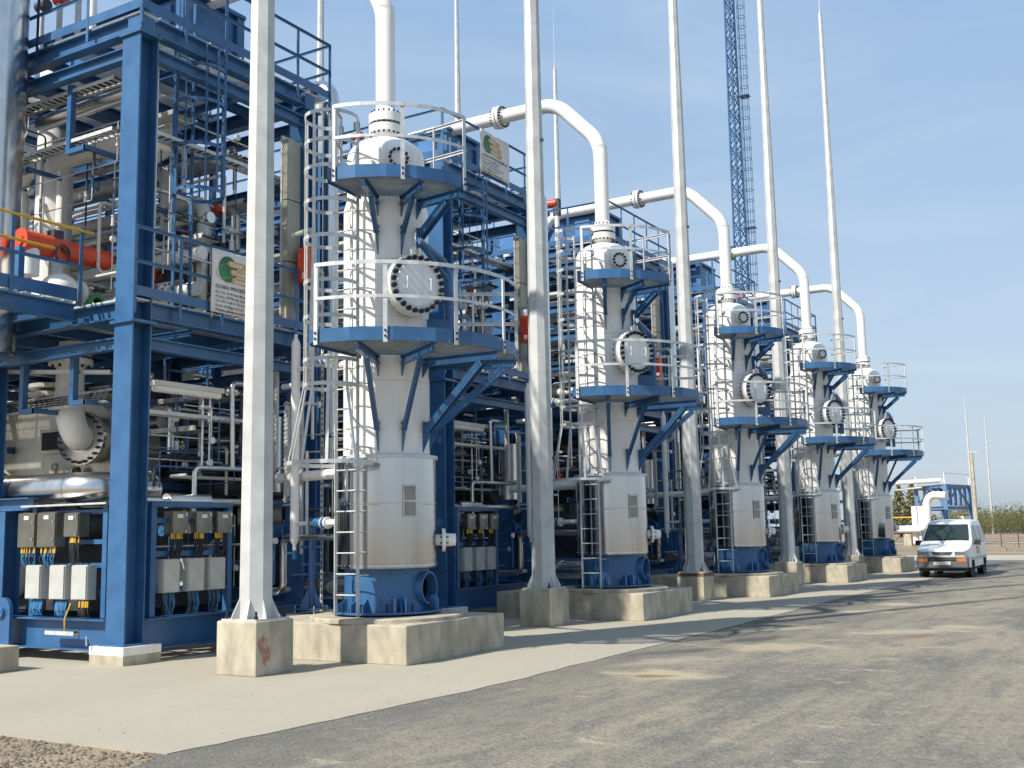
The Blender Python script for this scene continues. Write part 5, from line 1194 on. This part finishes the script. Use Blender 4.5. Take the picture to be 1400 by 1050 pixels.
# ------------------------------------------------------------------ lattice tower
def tower():
    tp = px_dir(1024)*112; x0, y0 = tp.x, tp.y; org = Vector((x0, y0, 0)); t = thing('lattice_tower', 'tall blue lattice tower with caged ladder far behind the modules', 'tower', org)
    def hw(z): return .78-.0055*z
    rot = R(20); legs = []
    def corner(k, z, r=None):
        a = rot+math.pi/2*k; return Vector((x0+(r or hw(z))*1.0*math.cos(a), y0+(r or hw(z))*math.sin(a), z))
    for k in range(4): MB().tube([corner(k, 0), corner(k, 62)], .10, 6).build('leg', M['blue'], t, org)
    for f in range(4):
        mb = MB(); z = 0; s_ = 0
        while z < 61:
            a, b = (f, f+1) if s_ % 2 == 0 else (f+1, f); mb.tube([corner(a, z), corner(b, z+1.0)], .06, 5); 
            if s_ % 2 == 0: mb.tube([corner(a, z), corner(f+1, z)], .045, 5)
            z += 1.0; s_ += 1
        mb.build('bracing', M['blue'], t, org)
    d = Vector((math.cos(YAW-.35), math.sin(YAW-.35), 0)); c = Vector((x0, y0, 0))+d*1.15
    MB().tube([c-d*.25, c-d*.25+Vector((0, 0, 61))], .05, 5).tube([c+Vector((-d.y, d.x, 0))*.2-d*.25, c+Vector((-d.y, d.x, 0))*.2-d*.25+Vector((0, 0, 61))], .03, 5).build('ladder', M['blue'], t, org)
    mb = MB()
    for z in np.arange(3, 61, 1.1):
        mb.tube([c+Vector((.42*math.cos(a), .42*math.sin(a), z)) for a in np.linspace(0, 2*math.pi, 9)], .032, 4, caps=False)
    for a in np.linspace(0, 2*math.pi, 6)[:-1]:
        p = c+Vector((.42*math.cos(a), .42*math.sin(a), 0)); mb.tube([p+Vector((0, 0, 3)), p+Vector((0, 0, 61))], .028, 4)
    mb.build('ladder_cage', M['blue'], t, org)
    for z in (18, 32, 46): MB().box(c.x-.5, c.x+.5, c.y-.5, c.y+.5, z, z+.06).build('rest_platform', M['blue'], t, org)
tower()

# ------------------------------------------------------------------ background at right
def far_rack():
    org = px_dir(1286)*104; t = thing('pipe_rack', 'blue steel pipe rack in the distance behind the van', 'pipe rack', org)
    c = [px_dir(1247)*109, px_dir(1286)*103, px_dir(1319)*108.5, px_dir(1282)*115]
    for p in c: MB().box(p.x-.16, p.x+.16, p.y-.16, p.y+.16, 0, 5.25).build('post', M['bluefar'], t, org)
    for z in (5.1, 3.2):
        for a, b in zip(c, c[1:]+c[:1]): MB().ibeam(a+Vector((0, 0, z)), b+Vector((0, 0, z)), .28, .2).build('beam', M['bluefar'], t, org)
    for a, b in ((c[0], c[1]), (c[1], c[2])):
        m = a.lerp(b, .5); MB().bar(a+Vector((0, 0, 3.3)), m+Vector((0, 0, 5)), .14, .14).bar(b+Vector((0, 0, 3.3)), m+Vector((0, 0, 5)), .14, .14).build('bracing', M['bluefar'], t, org)
    for k in range(4):
        p = c[1].lerp(c[2], .2+.2*k); MB().cyl(p+Vector((0, 0, 3.4)), p+Vector((0, 0, 5)), .16, 10).build('upright_tube', M['bluefar'], t, org); p = c[0].lerp(c[1], .3+.17*k); MB().cyl(p+Vector((0, 0, 4.2)), p+Vector((0, 0, 5)), .14, 10).build('upright_tube', M['dark'], t, org)
    for p in c: MB().bar(p+Vector((0, 0, 5.25)), p+Vector((0, 0, 6.2)), .06, .06, (1, 0, 0)).build('rail_post', M['white'], t, org)
    MB().bar(c[1]+Vector((0, 0, 6.2)), c[2]+Vector((0, 0, 6.2)), .06, .06).build('top_rail', M['white'], t, org)
far_rack()
GB = 'white pipes in the distance'
def far(px, d, z): v = px_dir(px)*d; return (v.x, v.y, z)
pipe('far_pipe', [far(1213, 104, 1.42), far(1259, 101.5, 1.42), far(1261, 101.5, 4.35), far(1287, 101, 4.2)], .32, 'white', 'fat white pipe with two elbows in front of the distant rack', .75, n=18, group=GB)
pipe('far_pipe', [far(1243, 103, .2), far(1243, 103, 3.4)], .27, 'white', 'short white upright pipe left of the distant rack', n=12, group=GB)
pipe('far_pipe', [far(1252, 102.5, .2), far(1252, 102.5, 3.4)], .30, 'white', 'second short white upright pipe beside the distant rack', n=12, group=GB)
pipe('far_pipe', [far(1283, 104, 5.62), far(1200, 112, 5.75)], .20, 'white', 'upper of two long white pipes leaving the top of the distant rack', n=10, group=GB)
pipe('far_pipe', [far(1255, 107, 5.15), far(1200, 113, 5.05)], .10, 'white', 'lower of two long white pipes leaving the distant rack', n=10, group=GB)
pipe('yellow_barrier', [far(1205, 112, 2.5), far(1246, 106, 2.45)], .07, 'yellow', 'yellow handrail in the distance left of the rack', n=8, cat='handrail')
for k, (px, d, lab) in enumerate(((1232, 101.4, 'left small concrete pipe support in the distance'), (1262, 100.6, 'right small concrete pipe support in the distance'))):
    x, y, _ = far(px, d, 0); o = MB().box(x-.3, x+.3, y-.3, y+.3, 0, 1.02).build('pipe_support', M['conc'], None, (x, y, 0)); o.location = (x, y, 0); tag(o, lab, 'support', 'distant concrete supports')
MB_ = MB().box(-.9, .9, -.9, .9, 0, 2.6).build('far_tank', M['white']); v = px_dir(1311)*107; MB_.location = (v.x, v.y, 0); MB_.scale = (.45, .45, .95); tag(MB_, 'small white box under the right half of the distant rack', 'box')
def simple_mast(x, y, h, r, lab, m='pole', lampc=False):
    org = Vector((x, y, 0)); t = thing('lamp_post' if lampc else 'thin_mast', lab, 'lamp post' if lampc else 'mast', org, None if lampc else 'thin masts in the distance')
    MB().tube([(x, y, 0), (x, y, h*.8), (x, y, h)], [r, r*.7, r*.3 if not lampc else r*.6], 10).build('shaft', M[m], t, org)
    if lampc: MB().box(x-.15, x+.9, y-.15, y+.15, h-.05, h+.08).build('lamp_head', M['grey'], t, org)
simple_mast(-27.5, 184, 22.0, .17, 'tall thin mast far behind the van, left of the lamp post')
simple_mast(-29.0, 215, 22.0, .19, 'tall thin mast at right beyond the concrete lamp post')
simple_mast(-18.7, 127, 9.4, .24, 'concrete lamp post standing right behind the van', 'conc', True)
simple_mast(-38.5, 145, 4.6, .09, 'small distant lamp post beside the conifers', 'grey', True)
# fence
def fence():
    org = Vector((-14, 88, 0)); t = thing('site_fence', 'low thin wire fence at the right edge beyond the road', 'fence', org)
    for k in range(14):
        p = Vector((-18.2+k*1.3, 95-k*.9, 0)); MB().cyl(p, p+Vector((0, 0, 1.35)), .035, 6).build('fence_post', M['dark'], t, org)
    for z in (.4, 1.2): MB().tube([(-18.2, 95, z), (-1.3, 83.3, z)], .015, 5).build('fence_wire', M['dark'], t, org)
fence()
for k, (x, y, z, lab) in enumerate(((-11.8, 72.5, 1.5, 'left black bollard post at the right edge'), (-11.2, 72.0, 1.55, 'right black bollard post at the right edge'), (-17.6, 98, 2.4, 'dark post beside the concrete lamp post'))):
    o = MB().cyl((x, y, 0), (x, y, z), .06, 8).build('dark_post', M['black'], None, (x, y, 0)); o.location = (x, y, 0); tag(o, lab, 'post', 'dark posts at the right')
def rubble():
    rnd = random.Random(9); mb = MB()
    for i in range(260):
        x = rnd.uniform(-22, 4); y = rnd.uniform(78, 112); r = rnd.uniform(.05, .22); vs = [(x+r*math.cos(a)*rnd.uniform(.6, 1.2), y+r*math.sin(a)*rnd.uniform(.6, 1.2), 0) for a in (0, 1.2, 2.5, 3.8, 5)]+[(x, y, r*.7)]
        mb.add(vs, [(0, 1, 5), (1, 2, 5), (2, 3, 5), (3, 4, 5), (4, 0, 5)])
    o = mb.build('rubble', M['gravel']); o['kind'] = 'stuff'
rubble()
def tree(x, y, h, w, m, lab, seed, conifer=False, n=900, group='trees on the horizon'):
    rnd = random.Random(seed); org = Vector((x, y, 0)); t = thing('conifer_tree' if conifer else 'broadleaf_tree', lab, 'tree', org, group)
    tr = MB().tube([(x, y, 0), (x+.1, y, h*.5), (x, y+.1, h*.9)], [.16*h/5, .09*h/5, .02], 7)
    for k in range(5):
        a = rnd.uniform(0, 6.28); z = h*rnd.uniform(.3, .7); tr.tube([(x, y, z), (x+math.cos(a)*w*.35, y+math.sin(a)*w*.35, z+h*.18)], [.05*h/5, .015], 5)
    tr.build('trunk', M['bark'], t, org)
    cl = []
    if not conifer:
        for k in range(14): cl.append((x+rnd.uniform(-.42, .42)*w, y+rnd.uniform(-.42, .42)*w, h*rnd.uniform(.28, .84), w*rnd.uniform(.13, .26)))
    mb = MB()
    for i in range(n):
        if conifer:
            q = rnd.random()**.7; z = h*(.12+.86*(1-q)); r = w*.5*q*rnd.uniform(.4, 1); a = rnd.uniform(0, 6.28); c = Vector((x+r*math.cos(a), y+r*math.sin(a), z)); s_ = .05*h*rnd.uniform(.5, 1)
        else:
            cx, cy, cz, cr = cl[rnd.randrange(14)]; d = Vector((rnd.gauss(0, 1), rnd.gauss(0, 1), rnd.gauss(0, .8))).normalized()*cr*rnd.uniform(.55, 1.1); c = Vector((cx, cy, cz))+d; s_ = .032*h*rnd.uniform(.4, 1)
        u = Vector((rnd.gauss(0, 1), rnd.gauss(0, 1), rnd.gauss(0, 1))).normalized(); v = u.orthogonal().normalized()*s_; u = u*s_*.7
        mb.add([c-v-u*.3, c+u, c+v-u*.3], [(0, 1, 2)])
    mb.build('crown', M[m], t, org)
# tree line
TL = [(1306, 205, 8.0, 8), (1318, 214, 6.3, 8), (1330, 200, 6.0, 8), (1341, 225, 6.6, 9), (1351, 210, 6.0, 8), (1361, 220, 5.6, 9), (1370, 205, 5.0, 8), (1378, 232, 6.2, 9), (1387, 210, 6.4, 8), (1394, 204, 5.6, 8), (1402, 222, 6.0, 9), (1411, 212, 5.5, 9), (1422, 208, 6, 9), (1435, 215, 6, 9)]
TLAB = ['dark green tree touching the right side of the distant pipe rack', 'olive tree between the rack and the lamp post', 'olive bush just left of the concrete lamp post', 'dark tree right behind the concrete lamp post',
        'olive bush just right of the concrete lamp post', 'olive bush behind the right thin mast', 'dark low bush right of the right thin mast', 'olive bush second right of the right thin mast', 'taller rounded tree near the right picture edge',
        'dark bush cut by the right picture edge', 'olive tree just outside the right picture edge', 'olive bush farther outside the right edge', 'dark bush well outside the right edge', 'last olive bush of the tree line outside the picture']
for i, (px, dist, h, w) in enumerate(TL):
    p = px_dir(px)*dist
    tree(p.x, p.y, h*(.85 if i == 8 else .63), w, 'leaf2' if i % 3 == 0 else 'leaf', TLAB[i], 40+i, n=2600)
for i, (px, dist, h, lab) in enumerate(((1223, 175, 8.2, 'left of two small pointed conifers behind the last vessel'), (1241, 170, 8.4, 'right of two small pointed conifers behind the last vessel'))):
    p = px_dir(px)*dist; tree(p.x, p.y, h, 5.0, 'leaf', lab, 80+i, True, 700, 'conifers in the distance')
def hedge():
    rnd = random.Random(4); mb = MB()
    for i in range(9000):
        px = rnd.uniform(1180, 1470); d = px_dir(px)*rnd.uniform(232, 262); c = Vector((d.x, d.y, abs(rnd.gauss(0, 1.6))+.2)); s_ = rnd.uniform(.25, .6)
        u = Vector((rnd.gauss(0, 1), rnd.gauss(0, 1), rnd.gauss(0, 1))).normalized(); v = u.orthogonal().normalized()*s_; u = u*s_*.7; mb.add([c-v-u*.3, c+u, c+v-u*.3], [(0, 1, 2)])
    o = mb.build('scrub', M['leaf']); o['kind'] = 'stuff'
hedge()
